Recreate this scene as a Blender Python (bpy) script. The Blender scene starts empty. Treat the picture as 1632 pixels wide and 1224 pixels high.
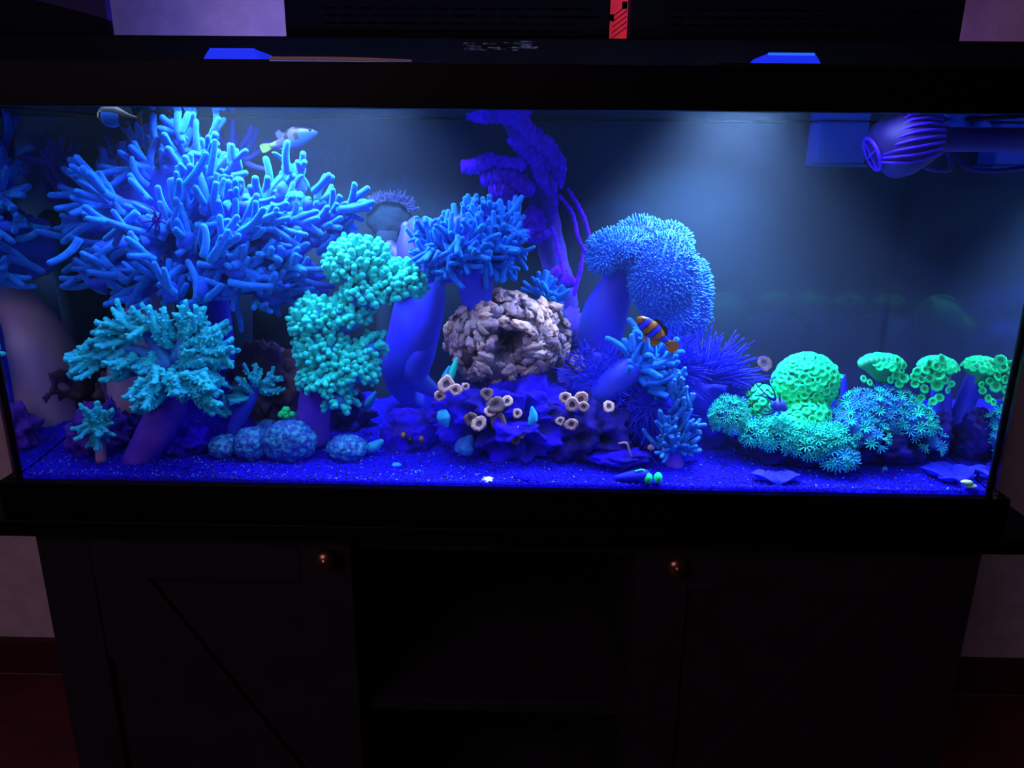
import bpy, math, random
import numpy as np
from mathutils import Vector, Matrix, noise as mnoise
random.seed(7); rng = np.random.default_rng(7)
C = bpy.context.scene.collection
PI = math.pi

# ------------------------------------------------------------------ camera, world, lights
CP = np.array([0.03086, -0.86017, 0.43772]); PITCH, YAW, ROLL = 0.2949, -0.0184, 0.00977; F = 1230.0
def _axes():
    cy, sy, cp, sp = math.cos(YAW), math.sin(YAW), math.cos(PITCH), math.sin(PITCH)
    f = np.array([sy*cp, cy*cp, -sp]); r = np.array([cy, -sy, 0.0]); u = np.cross(r, f)
    return math.cos(ROLL)*r + math.sin(ROLL)*u, -math.sin(ROLL)*r + math.cos(ROLL)*u, f
AR, AU, AF = _axes()
cam = bpy.data.objects.new('camera', bpy.data.cameras.new('camera')); C.objects.link(cam)
cam.data.sensor_fit = 'HORIZONTAL'; cam.data.sensor_width = 36.0; cam.data.lens = F/1632*36.0
cam.data.clip_start = 0.01
cam.matrix_world = Matrix(((AR[0], AU[0], -AF[0], CP[0]), (AR[1], AU[1], -AF[1], CP[1]), (AR[2], AU[2], -AF[2], CP[2]), (0, 0, 0, 1)))
sc = bpy.context.scene
sc.camera = cam
sc.view_settings.view_transform = 'Standard'; sc.view_settings.look = 'None'
sc.view_settings.exposure = 0.0; sc.view_settings.gamma = 1.0; sc.view_settings.use_curve_mapping = False
sc.cycles.transparent_max_bounces = 16
sc.cycles.sample_clamp_indirect = 3.0
w = bpy.data.worlds.new('world'); sc.world = w; w.use_nodes = True
w.node_tree.nodes['Background'].inputs[0].default_value = (0.5, 0.25, 0.45, 1)
w.node_tree.nodes['Background'].inputs[1].default_value = 0.004

def area(name, loc, target, sx, sy, power, col, spread=180):
    l = bpy.data.lights.new(name, 'AREA'); l.shape = 'RECTANGLE'; l.size = sx; l.size_y = sy
    l.energy = power; l.color = col; l.spread = math.radians(spread)
    o = bpy.data.objects.new(name, l); C.objects.link(o); o.location = loc
    o.rotation_euler = (Vector(target)-Vector(loc)).to_track_quat('-Z', 'Y').to_euler()
    return o
LAMP_COL = (0.42, 0.66, 1.0)
LAMPS = [(-0.27, 0.15, 0.5295), (0.285, 0.15, 0.518)]
for k, p in enumerate(LAMPS):
    area('lamp_light', p, (p[0]-(0.0, 0.06)[k], p[1]+0.0, 0), (0.28, 0.18)[k], 0.09, (10.0, 6.6)[k], LAMP_COL, (172, 140)[k])
area('front_fill_light', (-0.03, 0.045, 0.505), (-0.03, 0.10, 0), 1.0, 0.03, 2.2, LAMP_COL, 160)  # added fill hidden under the front rim, brightens the coral fronts
area('room_lamp', (-1.2, -2.3, 1.5), (-0.2, 0.4, -0.1), 1.2, 1.2, 11.0, (1.0, 0.55, 0.80))
area('spill_light', (-0.38, 0.36, 0.56), (-0.40, 0.56, 0.72), 0.40, 0.03, 0.55, (0.25, 0.22, 1.0))
area('spill_light', (0.66, 0.40, 0.56), (0.70, 0.56, 0.70), 0.25, 0.03, 0.09, (0.6, 0.25, 1.0))
area('night_light', (0.735, 0.50, -0.035), (0.735, 0.55, -0.07), 0.025, 0.05, 0.012, (1.0, 0.5, 0.12), 90)

# ------------------------------------------------------------------ helpers
def at(px, py, Y):
    d = AF + AR*((px-816)/F) - AU*((py-612)/F)
    return CP + d*((Y-CP[1])/d[1])
def mpp(Y): return (Y-CP[1])/AF[1]/F            # metres per pixel, roughly, at depth Y
def inside(p, lim=0.58):                          # keep a point on the tank's side of the end panes
    p = np.array(p); 
    if abs(p[0]) > lim: p[0] = math.copysign(2*0.594-abs(p[0]), p[0])
    p[0] = max(-lim, min(lim, p[0])); return p
def sand_z(x, y):
    return 0.047 + 0.05*max(0.0, y) + 0.004*math.sin(9*x+1.0)*min(1, y*8) + 0.003*math.sin(23*x+14*y)*min(1, y*12)
def ground(px, py):
    z = 0.05
    for _ in range(6):
        d = AF + AR*((px-816)/F) - AU*((py-612)/F)
        p = CP + d*((z-CP[2])/d[2]); z = sand_z(p[0], p[1])
    return p

def mat(name, c1, c2=None, scale=60, rough=0.6, spec=0.3, bump=0.0, bscale=200, sheen=0.0, scol=None, metallic=0.0,
        emit=None, es=0.0, lo=0.4, hi=0.6, bdist=0.002, tex='noise', sss=0.0):
    m = bpy.data.materials.new(name); m.use_nodes = True
    nt = m.node_tree; b = nt.nodes['Principled BSDF']
    b.inputs['Base Color'].default_value = (*c1, 1); b.inputs['Roughness'].default_value = rough
    b.inputs['Specular IOR Level'].default_value = spec; b.inputs['Metallic'].default_value = metallic
    if sheen:
        b.inputs['Sheen Weight'].default_value = sheen; b.inputs['Sheen Roughness'].default_value = 0.35
        b.inputs['Sheen Tint'].default_value = (*(scol or c1), 1)
    if emit:
        b.inputs['Emission Color'].default_value = (*emit, 1); b.inputs['Emission Strength'].default_value = es
    tc = nt.nodes.new('ShaderNodeTexCoord')
    if c2:
        if tex == 'voronoi':
            n = nt.nodes.new('ShaderNodeTexVoronoi'); out = n.outputs['Distance']
        else:
            n = nt.nodes.new('ShaderNodeTexNoise'); n.inputs['Detail'].default_value = 5; out = n.outputs['Fac']
        n.inputs['Scale'].default_value = scale
        nt.links.new(tc.outputs['Object'], n.inputs['Vector'])
        r = nt.nodes.new('ShaderNodeValToRGB')
        r.color_ramp.elements[0].position = lo; r.color_ramp.elements[1].position = hi
        r.color_ramp.elements[0].color = (*c1, 1); r.color_ramp.elements[1].color = (*c2, 1)
        nt.links.new(out, r.inputs['Fac']); nt.links.new(r.outputs['Color'], b.inputs['Base Color'])
    if bump:
        n = nt.nodes.new('ShaderNodeTexNoise'); n.inputs['Scale'].default_value = bscale; n.inputs['Detail'].default_value = 3
        nt.links.new(tc.outputs['Object'], n.inputs['Vector'])
        bp = nt.nodes.new('ShaderNodeBump'); bp.inputs['Strength'].default_value = bump; bp.inputs['Distance'].default_value = bdist
        nt.links.new(n.outputs['Fac'], bp.inputs['Height']); nt.links.new(bp.outputs['Normal'], b.inputs['Normal'])
    return m

def glass_mat(name, mirror, tint=(1, 1, 1), rough=0.0, mode='fresnel', haze=0.0):
    m = bpy.data.materials.new(name); m.use_nodes = True; nt = m.node_tree
    for n in list(nt.nodes):
        if n.type != 'OUTPUT_MATERIAL': nt.nodes.remove(n)
    out = [n for n in nt.nodes if n.type == 'OUTPUT_MATERIAL'][0]
    t = nt.nodes.new('ShaderNodeBsdfTransparent'); g = nt.nodes.new('ShaderNodeBsdfGlossy')
    g.inputs['Color'].default_value = (*tint, 1); g.inputs['Roughness'].default_value = rough
    x = nt.nodes.new('ShaderNodeMixShader')
    if mode == 'fresnel':
        fr = nt.nodes.new('ShaderNodeFresnel'); fr.inputs['IOR'].default_value = mirror
        nt.links.new(fr.outputs[0], x.inputs[0])
    else: x.inputs[0].default_value = mirror
    nt.links.new(t.outputs[0], x.inputs[1]); nt.links.new(g.outputs[0], x.inputs[2]); nt.links.new(x.outputs[0], out.inputs[0])
    if haze:
        vs = nt.nodes.new('ShaderNodeVolumeScatter'); vs.inputs['Color'].default_value = (0.45, 0.62, 1.0, 1); vs.inputs['Density'].default_value = haze
        nt.links.new(vs.outputs[0], out.inputs[1])
    return m

class MB:                                        # collects verts / faces (with a material slot) for ONE mesh
    def __init__(s): s.v = []; s.f = []; s.m = []; s.n = 0
    def add(s, v, f, mi=0):
        v = np.asarray(v, float); s.v.append(v); b = s.n
        s.f.extend([tuple(i+b for i in q) for q in f]); s.m.extend(mi if isinstance(mi, list) else [mi]*len(f)); s.n += len(v)
        return s
    def box(s, lo, hi, mi=0):
        (a, b, c), (d, e, g) = lo, hi
        return s.add([(a,b,c),(d,b,c),(d,e,c),(a,e,c),(a,b,g),(d,b,g),(d,e,g),(a,e,g)],
              [(3,2,1,0),(4,5,6,7),(0,1,5,4),(1,2,6,5),(2,3,7,6),(3,0,4,7)], mi)
    def mesh(s, name, mats, smooth=True, origin=(0, 0, 0)):
        me = bpy.data.meshes.new(name)
        v = np.concatenate(s.v) - np.asarray(origin)
        me.from_pydata(v.tolist(), [], s.f); me.validate()
        for m in (mats if isinstance(mats, (list, tuple)) else [mats]): me.materials.append(m)
        if len(me.polygons) == len(s.m): me.polygons.foreach_set('material_index', s.m)
        if smooth: me.polygons.foreach_set('use_smooth', [True]*len(me.polygons))
        me.update(); return me
    def build(s, name, mats, parent=None, smooth=True, bevel=0, origin=None):
        org = parent_loc(parent) if origin is None else np.asarray(origin)
        o = bpy.data.objects.new(name, s.mesh(name, mats, smooth, org)); C.objects.link(o)
        if parent is not None: o.parent = parent
        if parent is None or origin is not None: o.location = org - (parent_loc(parent) if parent is not None else 0)
        if bevel:
            b = o.modifiers.new('bevel', 'BEVEL'); b.width = bevel; b.segments = 2; b.limit_method = 'ANGLE'
        return o
WL = {}
def parent_loc(p):
    return np.zeros(3) if p is None else WL.get(p.as_pointer(), np.zeros(3))
def thing(name, label, cat, loc, group=None):
    o = bpy.data.objects.new(name, None); C.objects.link(o); o.empty_display_size = 0.01
    o.location = loc; WL[o.as_pointer()] = np.asarray(loc, float)
    return tag(o, label, cat, group)
def tag(o, label=None, cat=None, group=None, kind=None):
    if label: o['label'] = label
    if cat: o['category'] = cat
    if group: o['group'] = group
    if kind: o['kind'] = kind
    return o
def sub(o, base):                                # remember the world origin of a part that carries sub-parts
    WL[o.as_pointer()] = base; return o

def tube(pts, rad, seg=10, cap=True, flat=1.0, bump=0.0, bfreq=0.0, seed=0):
    P = np.asarray(pts, float); n = len(P); R = np.broadcast_to(np.asarray(rad, float), (n,)).copy()
    T = np.gradient(P, axis=0); T /= np.linalg.norm(T, axis=1)[:, None]+1e-12
    if cap:                                       # rounded tip and foot
        pre, pr, suf, sr = [], [], [], []
        for k in (0.35, 0.7, 0.93):
            suf.append(P[-1]+T[-1]*R[-1]*k); sr.append(R[-1]*math.sqrt(1-k*k))
        P = np.vstack([P, suf]); R = np.concatenate([R, sr]); T = np.vstack([T]+[T[-1:]]*3); n = len(P)
    a = np.array([0, 0, 1.0]) if abs(T[0][2]) < 0.9 else np.array([1.0, 0, 0])
    N = np.zeros((n, 3)); N[0] = np.cross(T[0], a); N[0] /= np.linalg.norm(N[0])
    for i in range(1, n):
        v = N[i-1]-T[i]*(N[i-1]@T[i]); N[i] = v/(np.linalg.norm(v)+1e-12)
    B = np.cross(T, N)
    th = np.arange(seg)*2*PI/seg
    V = P[:, None]+R[:, None, None]*(np.cos(th)[None, :, None]*N[:, None]+flat*np.sin(th)[None, :, None]*B[:, None])
    if bump:
        rr = np.random.default_rng(seed); dv = V-P[:, None]
        V = P[:, None]+dv*(1+bump*(rr.random((n, seg, 1))-0.5)*2)
    V = V.reshape(-1, 3); f = []
    for i in range(n-1):
        for j in range(seg):
            k = (j+1) % seg; f.append((i*seg+j, i*seg+k, (i+1)*seg+k, (i+1)*seg+j))
    V = np.vstack([V, P[:1], P[-1:]+(T[-1]*R[-1]*0.3 if cap else 0)]); c0, c1 = len(V)-2, len(V)-1
    for j in range(seg):
        k = (j+1) % seg; f.append((c0, k, j)); f.append((c1, (n-1)*seg+j, (n-1)*seg+k))
    return V, f
def curve(pts, n=12):                            # Catmull-Rom through the points
    P = np.asarray(pts, float); m = len(P)
    if m == 2: return P[0]+(P[1]-P[0])*np.linspace(0, 1, n)[:, None]
    Q = np.vstack([2*P[0]-P[1], P, 2*P[-1]-P[-2]]); out = []
    for t in np.linspace(0, m-1-1e-9, n):
        i = int(t); u = t-i; a, b, c, d = Q[i:i+4]
        out.append(0.5*((2*b)+(-a+c)*u+(2*a-5*b+4*c-d)*u*u+(-a+3*b-3*c+d)*u**3))
    return np.array(out)
def lerp(r, n): return np.interp(np.linspace(0, 1, n), np.linspace(0, 1, len(r)), r)

_ico = {}
def ico(sub_):
    if sub_ not in _ico:
        import bmesh
        bm = bmesh.new(); bmesh.ops.create_icosphere(bm, subdivisions=sub_, radius=1.0)
        bm.verts.ensure_lookup_table()
        _ico[sub_] = (np.array([v.co for v in bm.verts]), [tuple(v.index for v in f.verts) for f in bm.faces]); bm.free()
    return _ico[sub_]
def blob(c, r, sub_=4, amp=0.15, freq=3.0, seed=0, lumps=0.0, cob=0.0, lfreq=5.0, pits=0.0, pfreq=3.0, holes=()):
    V, f = ico(sub_); c = np.asarray(c, float); r = np.asarray(r, float); out = np.empty_like(V)
    off = Vector((seed*7.13, seed*3.7, seed*1.9))
    for i, d in enumerate(V):
        p = Vector(d); k = 1.0
        if amp: k += amp*mnoise.fractal(p*freq+off, 0.9, 2.1, 4)
        if cob:
            dd = mnoise.voronoi(p*lfreq+off*1.3)[0]; k += cob*(0.5-min(1.0, dd[0]*1.15)**2)
        if lumps:
            dd = mnoise.voronoi(p*lfreq+off)[0]; k += lumps*(min(1.0, (dd[1]-dd[0])*2.2)-0.5)
        if pits:
            q = mnoise.noise(p*pfreq+off*1.7); 
            if q > 0.12: k -= pits*min(1.0, (q-0.12)*3.2)
        for (hd, hr, hk) in holes:
            a = (p-Vector(hd)).length
            if a < hr: k -= hk*(1-(a/hr)**4)
        out[i] = d*k
    return c+out*r, f

def frame(d, bendv=None, roll=None):             # rotation whose z is d
    z = Vector(d).normalized(); b = Vector(bendv) if bendv is not None else Vector((random.uniform(-1, 1), random.uniform(-1, 1), random.uniform(-1, 1)))
    x = (b-z*b.dot(z))
    x = x.normalized() if x.length > 1e-5 else z.orthogonal().normalized()
    y = z.cross(x); return Matrix((x, y, z)).transposed()
def place(name, me, parent, p, d, sx, sz, bendv=None):
    o = bpy.data.objects.new(name, me); C.objects.link(o); o.parent = parent
    M = frame(d, bendv).to_4x4() @ Matrix.Diagonal((sx, sx, sz, 1)); M.translation = Vector(p-parent_loc(parent))
    o.matrix_basis = M; return o
def imgdir(a, toward=0.0):                        # direction at image angle a (degrees), leaning towards the viewer's side of the tank
    a = math.radians(a); return np.array([math.cos(a), -toward, math.sin(a)])
def jit(d, s): 
    d = np.asarray(d, float)/np.linalg.norm(d); d = d+rng.normal(0, s, 3); return d/np.linalg.norm(d)
def finger_mesh(name, m, bend, r0=0.11, r1=0.085, n=9, seg=10, bump=0.0, seed=0, len_=1.0):
    t = np.linspace(0, 1, n)
    pts = np.c_[bend*t*t, 0.06*np.sin(3*t+seed), t*len_*(1-0.15*abs(bend)*t)]
    mb = MB(); mb.add(*tube(pts, r0+(r1-r0)*t, seg, bump=bump, seed=seed)); return mb.mesh(name, m)
def spikes(P, D, L, r, bend=0.0, seg=4, tip=0.5):  # many small tentacles joined into one set of verts/faces
    P = np.asarray(P); D = np.asarray(D); n = len(P); L = np.broadcast_to(L, (n,)); 
    a = np.where(np.abs(D[:, 2:3]) < 0.9, np.array([[0, 0, 1.0]]), np.array([[1.0, 0, 0]]))
    N = np.cross(D, a); N /= np.linalg.norm(N, axis=1)[:, None]; B = np.cross(D, N)
    be = rng.normal(0, 1, (n, 3))*bend
    V = []; th = np.arange(seg)*2*PI/seg
    for t, k in ((0, 1), (0.5, 0.85), (0.93, tip)):
        c = P+D*(L*t)[:, None]+be*(L*t*t)[:, None]
        V.append(c[:, None]+r*k*(np.cos(th)[None, :, None]*N[:, None]+np.sin(th)[None, :, None]*B[:, None]))
    V = np.concatenate(V, axis=1)
    tipv = (P+D*L[:, None]+be*L[:, None])[:, None]
    V = np.concatenate([V, tipv], axis=1); nv = 3*seg+1; V = V.reshape(-1, 3); f = []
    one = []
    for i in range(2):
        for j in range(seg):
            k = (j+1) % seg; one.append((i*seg+j, i*seg+k, (i+1)*seg+k, (i+1)*seg+j))
    for j in range(seg): one.append((2*seg+j, 2*seg+(j+1) % seg, 3*seg))
    for q in range(n):
        b = q*nv; f.extend([tuple(i+b for i in o) for o in one])
    return V, f
def fib(n):                                      # even directions on a sphere
    i = np.arange(n)+0.5; ph = np.arccos(1-2*i/n); th = PI*(1+5**0.5)*i
    return np.c_[np.cos(th)*np.sin(ph), np.sin(th)*np.sin(ph), np.cos(ph)]

# ------------------------------------------------------------------ materials
M = {}
M['black'] = mat('black_plastic', (0.002, 0.002, 0.004), rough=0.5, spec=0.12)
M['black_matt'] = mat('black_matt', (0.0035, 0.003, 0.005), rough=0.8, spec=0.08)
M['text'] = mat('dark_print', (0.0015, 0.0015, 0.002), rough=0.9, spec=0.0)
M['scuff'] = mat('grey_scuff', (0.22, 0.2, 0.25), (0.01, 0.01, 0.012), scale=160, rough=0.6)
M['seal'] = mat('silicone', (0.01, 0.012, 0.02), rough=0.5)
M['front'] = glass_mat('front_glass', 1.15)
M['side'] = glass_mat('side_glass', 0.72, (0.75, 0.82, 1.0), 0.05, 'mix')
M['water'] = glass_mat('water', 1.33, haze=0.13)
M['backdrop'] = mat('backdrop_film', (0.020, 0.046, 0.098), (0.024, 0.054, 0.11), scale=6, rough=0.9, spec=0.05)
M['gravel'] = mat('gravel', (0.006, 0.001, 0.42), (0.012, 0.010, 0.85), scale=260, rough=0.9, spec=0.03, bump=0.8, bscale=420, lo=0.38, hi=0.66)
M['grain_blue'] = mat('grain_blue', (0.012, 0.006, 0.62), rough=0.7)
M['grain_dark'] = mat('grain_dark', (0.004, 0.002, 0.09), rough=0.8)
M['grain_pale'] = mat('grain_pale', (0.10, 0.22, 0.85), rough=0.5)
M['leather'] = mat('leather_coral', (0.010, 0.10, 0.75), (0.008, 0.15, 0.85), scale=9, rough=0.75, spec=0.12, bump=0.35, bscale=60, sheen=1.0, scol=(0.02, 0.8, 1.0), bdist=0.05)
M['leather_back'] = mat('leather_coral_dim', (0.05, 0.05, 0.5), (0.04, 0.07, 0.55), scale=9, rough=0.8, spec=0.1, sheen=0.3, scol=(0.2, 0.3, 1.0))
M['leather_branch'] = mat('leather_branch', (0.010, 0.045, 0.6), (0.010, 0.075, 0.7), scale=30, rough=0.8, spec=0.1, sheen=0.5, scol=(0.1, 0.5, 1.0))
M['trunk'] = mat('coral_trunk', (0.34, 0.22, 0.50), (0.42, 0.30, 0.42), scale=14, rough=0.6, spec=0.2, bump=0.2, bscale=40)
M['purple_stalk'] = mat('purple_stalk', (0.07, 0.02, 0.60), (0.16, 0.06, 0.62), scale=25, rough=0.55, spec=0.25)
M['blue_stalk'] = mat('blue_stalk', (0.022, 0.018, 0.80), (0.03, 0.06, 0.75), scale=12, rough=0.5, spec=0.3)
M['cyan'] = mat('cyan_coral', (0.012, 0.55, 0.66), (0.01, 0.30, 0.70), scale=3, rough=0.7, spec=0.2, sheen=0.5, scol=(0.2, 1.0, 0.9), lo=0.42, hi=0.68)
M['cyan_green'] = mat('cyan_green_coral', (0.012, 0.72, 0.60), (0.012, 0.48, 0.70), scale=3, rough=0.7, spec=0.2, sheen=0.6, scol=(0.2, 1.0, 0.8), lo=0.42, hi=0.68)
M['cyan_core'] = mat('cyan_core', (0.012, 0.13, 0.62), (0.02, 0.22, 0.66), scale=60, rough=0.8)
M['teal'] = mat('teal_coral', (0.010, 0.10, 0.60), (0.01, 0.22, 0.62), scale=4, rough=0.7, sheen=0.4, scol=(0.05, 0.6, 1.0))
M['green'] = mat('green_polyp', (0.005, 0.92, 0.28), rough=0.6, spec=0.2, sheen=0.5, scol=(0.1, 1.0, 0.5))
M['green_tip'] = mat('green_polyp_rim', (0.004, 0.98, 0.36), rough=0.6, spec=0.2, sheen=0.5, scol=(0.1, 1.0, 0.6))
M['green_pit'] = mat('green_mouth', (0.01, 0.40, 0.14), rough=0.7)
M['green_body'] = mat('green_body', (0.01, 0.34, 0.20), (0.01, 0.45, 0.2), scale=60, rough=0.7)
M['star'] = mat('star_polyp', (0.012, 0.34, 0.72), rough=0.7, sheen=0.4, scol=(0.2, 0.8, 1.0))
M['star_green'] = mat('star_polyp_green', (0.012, 0.74, 0.62), rough=0.7, sheen=0.4, scol=(0.2, 1.0, 0.9))
M['star_body'] = mat('star_body', (0.01, 0.05, 0.35), (0.01, 0.12, 0.45), scale=80, rough=0.8)
M['toad'] = mat('toadstool_cap', (0.01, 0.06, 0.70), (0.01, 0.11, 0.75), scale=40, rough=0.8)
M['toad_polyp'] = mat('toadstool_polyp', (0.015, 0.17, 0.80), rough=0.7, sheen=0.3, scol=(0.3, 0.8, 1))
M['violet'] = mat('violet_fuzz', (0.12, 0.006, 0.98), (0.05, 0.002, 0.7), scale=160, rough=0.9, spec=0.05, sheen=0.2, scol=(0.3, 0.1, 1))
M['violet_dim'] = mat('violet_dim', (0.04, 0.012, 0.42), (0.02, 0.015, 0.26), scale=60, rough=0.9)
M['tuft_body'] = mat('tuft_body', (0.012, 0.03, 0.075), rough=0.9, spec=0.05)
M['anemone'] = mat('blue_anemone', (0.010, 0.012, 0.90), rough=0.7, sheen=0.2, scol=(0.2, 0.3, 1))
M['mushroom'] = mat('mushroom_coral', (0.012, 0.06, 0.42), (0.03, 0.34, 0.66), scale=170, rough=0.6, bump=0.9, bscale=300, lo=0.46, hi=0.62)
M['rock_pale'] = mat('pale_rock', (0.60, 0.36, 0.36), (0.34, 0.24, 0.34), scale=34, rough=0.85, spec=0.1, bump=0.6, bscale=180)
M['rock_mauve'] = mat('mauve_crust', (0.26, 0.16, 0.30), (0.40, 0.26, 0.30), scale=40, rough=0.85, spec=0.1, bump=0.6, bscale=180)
M['rock_low_shade'] = mat('low_shade_crust', (0.12, 0.08, 0.17), (0.22, 0.14, 0.2), scale=40, rough=0.85, spec=0.1, bump=0.6, bscale=180)  # darker crust copy, shade put into the rock's lower side
M['rock_shade'] = mat('hollow_shade_base', (0.05, 0.035, 0.10), (0.12, 0.08, 0.16), scale=30, rough=0.9, spec=0.1, bump=0.6, bscale=160)  # dark base, puts shade into the colour of the hollows
M['rock_blue'] = mat('blue_rock', (0.022, 0.004, 0.85), (0.014, 0.006, 0.30), scale=38, rough=0.9, spec=0.1, bump=0.8, bscale=190)
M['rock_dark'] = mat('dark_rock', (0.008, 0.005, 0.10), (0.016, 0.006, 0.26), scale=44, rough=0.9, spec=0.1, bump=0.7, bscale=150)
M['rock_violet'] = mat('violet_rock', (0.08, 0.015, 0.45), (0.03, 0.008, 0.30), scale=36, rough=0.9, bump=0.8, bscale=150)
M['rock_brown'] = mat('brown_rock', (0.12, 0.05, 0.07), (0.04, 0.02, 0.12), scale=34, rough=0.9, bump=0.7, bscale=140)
M['zoa'] = mat('pale_polyp', (0.72, 0.42, 0.40), (0.40, 0.22, 0.30), scale=80, rough=0.6)
M['zoa_dark'] = mat('pale_polyp_mouth', (0.06, 0.04, 0.09), rough=0.8)
M['zoa_dim'] = mat('brown_polyp', (0.20, 0.11, 0.13), (0.1, 0.06, 0.1), scale=80, rough=0.7)
M['shell'] = mat('white_shell', (0.7, 0.75, 0.72), rough=0.4)
M['wall'] = mat('painted_wall', (0.58, 0.52, 0.58), (0.50, 0.45, 0.50), scale=30, rough=0.85, bump=0.35, bscale=120)
M['floor'] = mat('red_wood_floor', (0.13, 0.025, 0.03), (0.09, 0.018, 0.022), scale=8, rough=0.45)
M['base'] = mat('dark_baseboard', (0.06, 0.010, 0.016), rough=0.5)
M['cab'] = mat('charcoal_cabinet', (0.019, 0.016, 0.024), (0.016, 0.013, 0.02), scale=20, rough=0.65, spec=0.15)
M['cab_in'] = mat('cabinet_inside', (0.006, 0.005, 0.007), rough=0.8, spec=0.1)
M['bronze'] = mat('bronze', (0.30, 0.16, 0.10), rough=0.28, metallic=0.9)
M['lampblue'] = mat('lamp_glow', (0.02, 0.05, 0.5), rough=0.4, emit=(0.01, 0.03, 1.0), es=0.8)
M['lampedge'] = mat('lamp_glow_edge', (0.05, 0.2, 0.7), rough=0.3, emit=(0.02, 0.14, 1.0), es=1.0)
M['tan'] = mat('tan_strip', (0.75, 0.45, 0.42), rough=0.6)
M['red'] = mat('lit_red_print', (0.85, 0.05, 0.10), (0.5, 0.03, 0.12), scale=14, rough=0.5, emit=(0.9, 0.03, 0.07), es=0.35)
M['navy'] = mat('blue_lit_navy', (0.004, 0.004, 0.12), rough=0.6)  # blue light on a dim surface, put into the colour
M['pump'] = mat('pump_violet', (0.07, 0.005, 0.85), rough=0.55)
M['pump_dark'] = mat('pump_dark', (0.02, 0.006, 0.16), rough=0.6)
M['bluebox'] = mat('blue_box', (0.03, 0.07, 0.5), rough=0.6)
M['orange'] = mat('clown_orange', (0.20, 0.06, 0.012), rough=0.4)
M['fblack'] = mat('fish_black', (0.008, 0.006, 0.01), rough=0.45)
M['band'] = mat('fish_band', (0.02, 0.008, 0.85), rough=0.4)
M['fbelly'] = mat('fish_belly', (0.006, 0.055, 0.26), rough=0.4)
M['fwhite'] = mat('fish_pale', (0.05, 0.05, 0.19), rough=0.45)
M['fyellow'] = mat('fish_yellow', (0.09, 0.15, 0.03), rough=0.5)
M['fbrown'] = mat('fish_brown', (0.22, 0.10, 0.06), rough=0.5)
M['crab'] = mat('crab_blue', (0.002, 0.001, 0.22), rough=0.5)
M['warm'] = mat('worm_tan', (0.35, 0.18, 0.2), rough=0.6)

# ------------------------------------------------------------------ room
FLOOR = -0.66; WALL = 0.55; D = 0.33; TW = 0.594
def struct(o): o['kind'] = 'structure'; return o
struct(MB().box((-2.6, WALL, FLOOR-0.05), (2.6, WALL+0.1, 1.9)).build('wall_back', M['wall'], smooth=False))
fl = struct(MB().box((-2.6, -3.2, FLOOR-0.05), (2.6, WALL, FLOOR-0.012)).build('floor', M['base'], smooth=False))
for k in range(15):                               # boards that show beside the cabinet
    for s in (0, 1):
        y0 = -0.45+k*0.07
        o = MB().box((-2.2+2.2*s+0.3*(k % 3), y0+0.001, FLOOR-0.012), (-0.002+2.2*s+0.3*(k % 3), min(y0+0.069, WALL-0.015), FLOOR)).build('plank', M['floor'], fl, smooth=False)
struct(MB().box((-2.6, WALL-0.014, FLOOR), (2.6, WALL, FLOOR+0.085)).build('baseboard_back', M['base'], smooth=False, bevel=0.003))

# ------------------------------------------------------------------ cabinet
cab = thing('aquarium_cabinet', 'charcoal barn-door cabinet with an open middle bay under the aquarium', 'cabinet', (0, 0.17, FLOOR))
def cb(name, lo, hi, m='cab', par=None, bevel=0.0015): return MB().box(lo, hi).build(name, M[m], par or cab, smooth=False, bevel=bevel)
ZT = -0.022; ZB = FLOOR+0.06; XL, XR = -0.584, 0.597
cb('worktop', (-0.67, -0.022, ZT), (0.665, 0.37, 0.0), 'black')
x1, x2 = -0.184, 0.172
cb('side_panel', (XL, 0.02, FLOOR), (XL+0.018, 0.35, ZT)); cb('side_panel', (XR-0.018, 0.02, FLOOR), (XR, 0.35, ZT))
cb('divider', (x1-0.018, 0.02, ZB), (x1, 0.35, ZT)); cb('divider', (x2, 0.02, ZB), (x2+0.018, 0.35, ZT))
cb('back_panel', (XL+0.018, 0.335, ZB), (XR-0.018, 0.345, ZT), 'cab_in')
cb('bottom_panel', (XL+0.018, 0.02, FLOOR+0.04), (XR-0.018, 0.335, ZB))
cb('top_rail', (x1, 0.02, ZT-0.032), (x2, 0.04, ZT))
shz = at(800, 1126, 0.03)[2]
cb('shelf', (x1, 0.03, shz-0.009), (x2, 0.33, shz+0.009))
def door(x0, x3, flip):
    d = cb('door', (x0+0.05, 0.010, ZB+0.05), (x3-0.05, 0.017, ZT-0.055)); sub(d, np.zeros(3)+parent_loc(cab))
    st = 0.066
    cb('stile', (x0, 0.0, ZB), (x0+st, 0.02, ZT-0.003), par=d); cb('stile', (x3-st, 0.0, ZB), (x3, 0.02, ZT-0.003), par=d)
    cb('rail', (x0+st, 0.0, ZT-0.07), (x3-st, 0.02, ZT-0.003), par=d); cb('rail', (x0+st, 0.0, ZB), (x3-st, 0.02, ZB+st), par=d)
    a, b, t, u = x0+st, x3-st, ZT-0.07, ZB+st
    wz = 0.115; q = [(a, t), (a+0.068, t), (b, u+wz), (b, u), (b-0.068, u), (a, t-wz)]
    if flip: q = [(a+b-x, z) for x, z in q]
    mb = MB(); n = 6
    v = [(x, 0.002, z) for x, z in q]+[(x, 0.012, z) for x, z in q]
    f = [tuple(range(n)), tuple(range(2*n-1, n-1, -1))]+[(i, i+n, (i+1) % n+n, (i+1) % n) for i in range(n)]
    mb.add(v, f).build('brace', M['cab'], d, smooth=False, bevel=0.001)
    return d
dl = door(XL+0.001, x1-0.001, False); dr = door(x2+0.001, XR-0.001, True)
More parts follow.
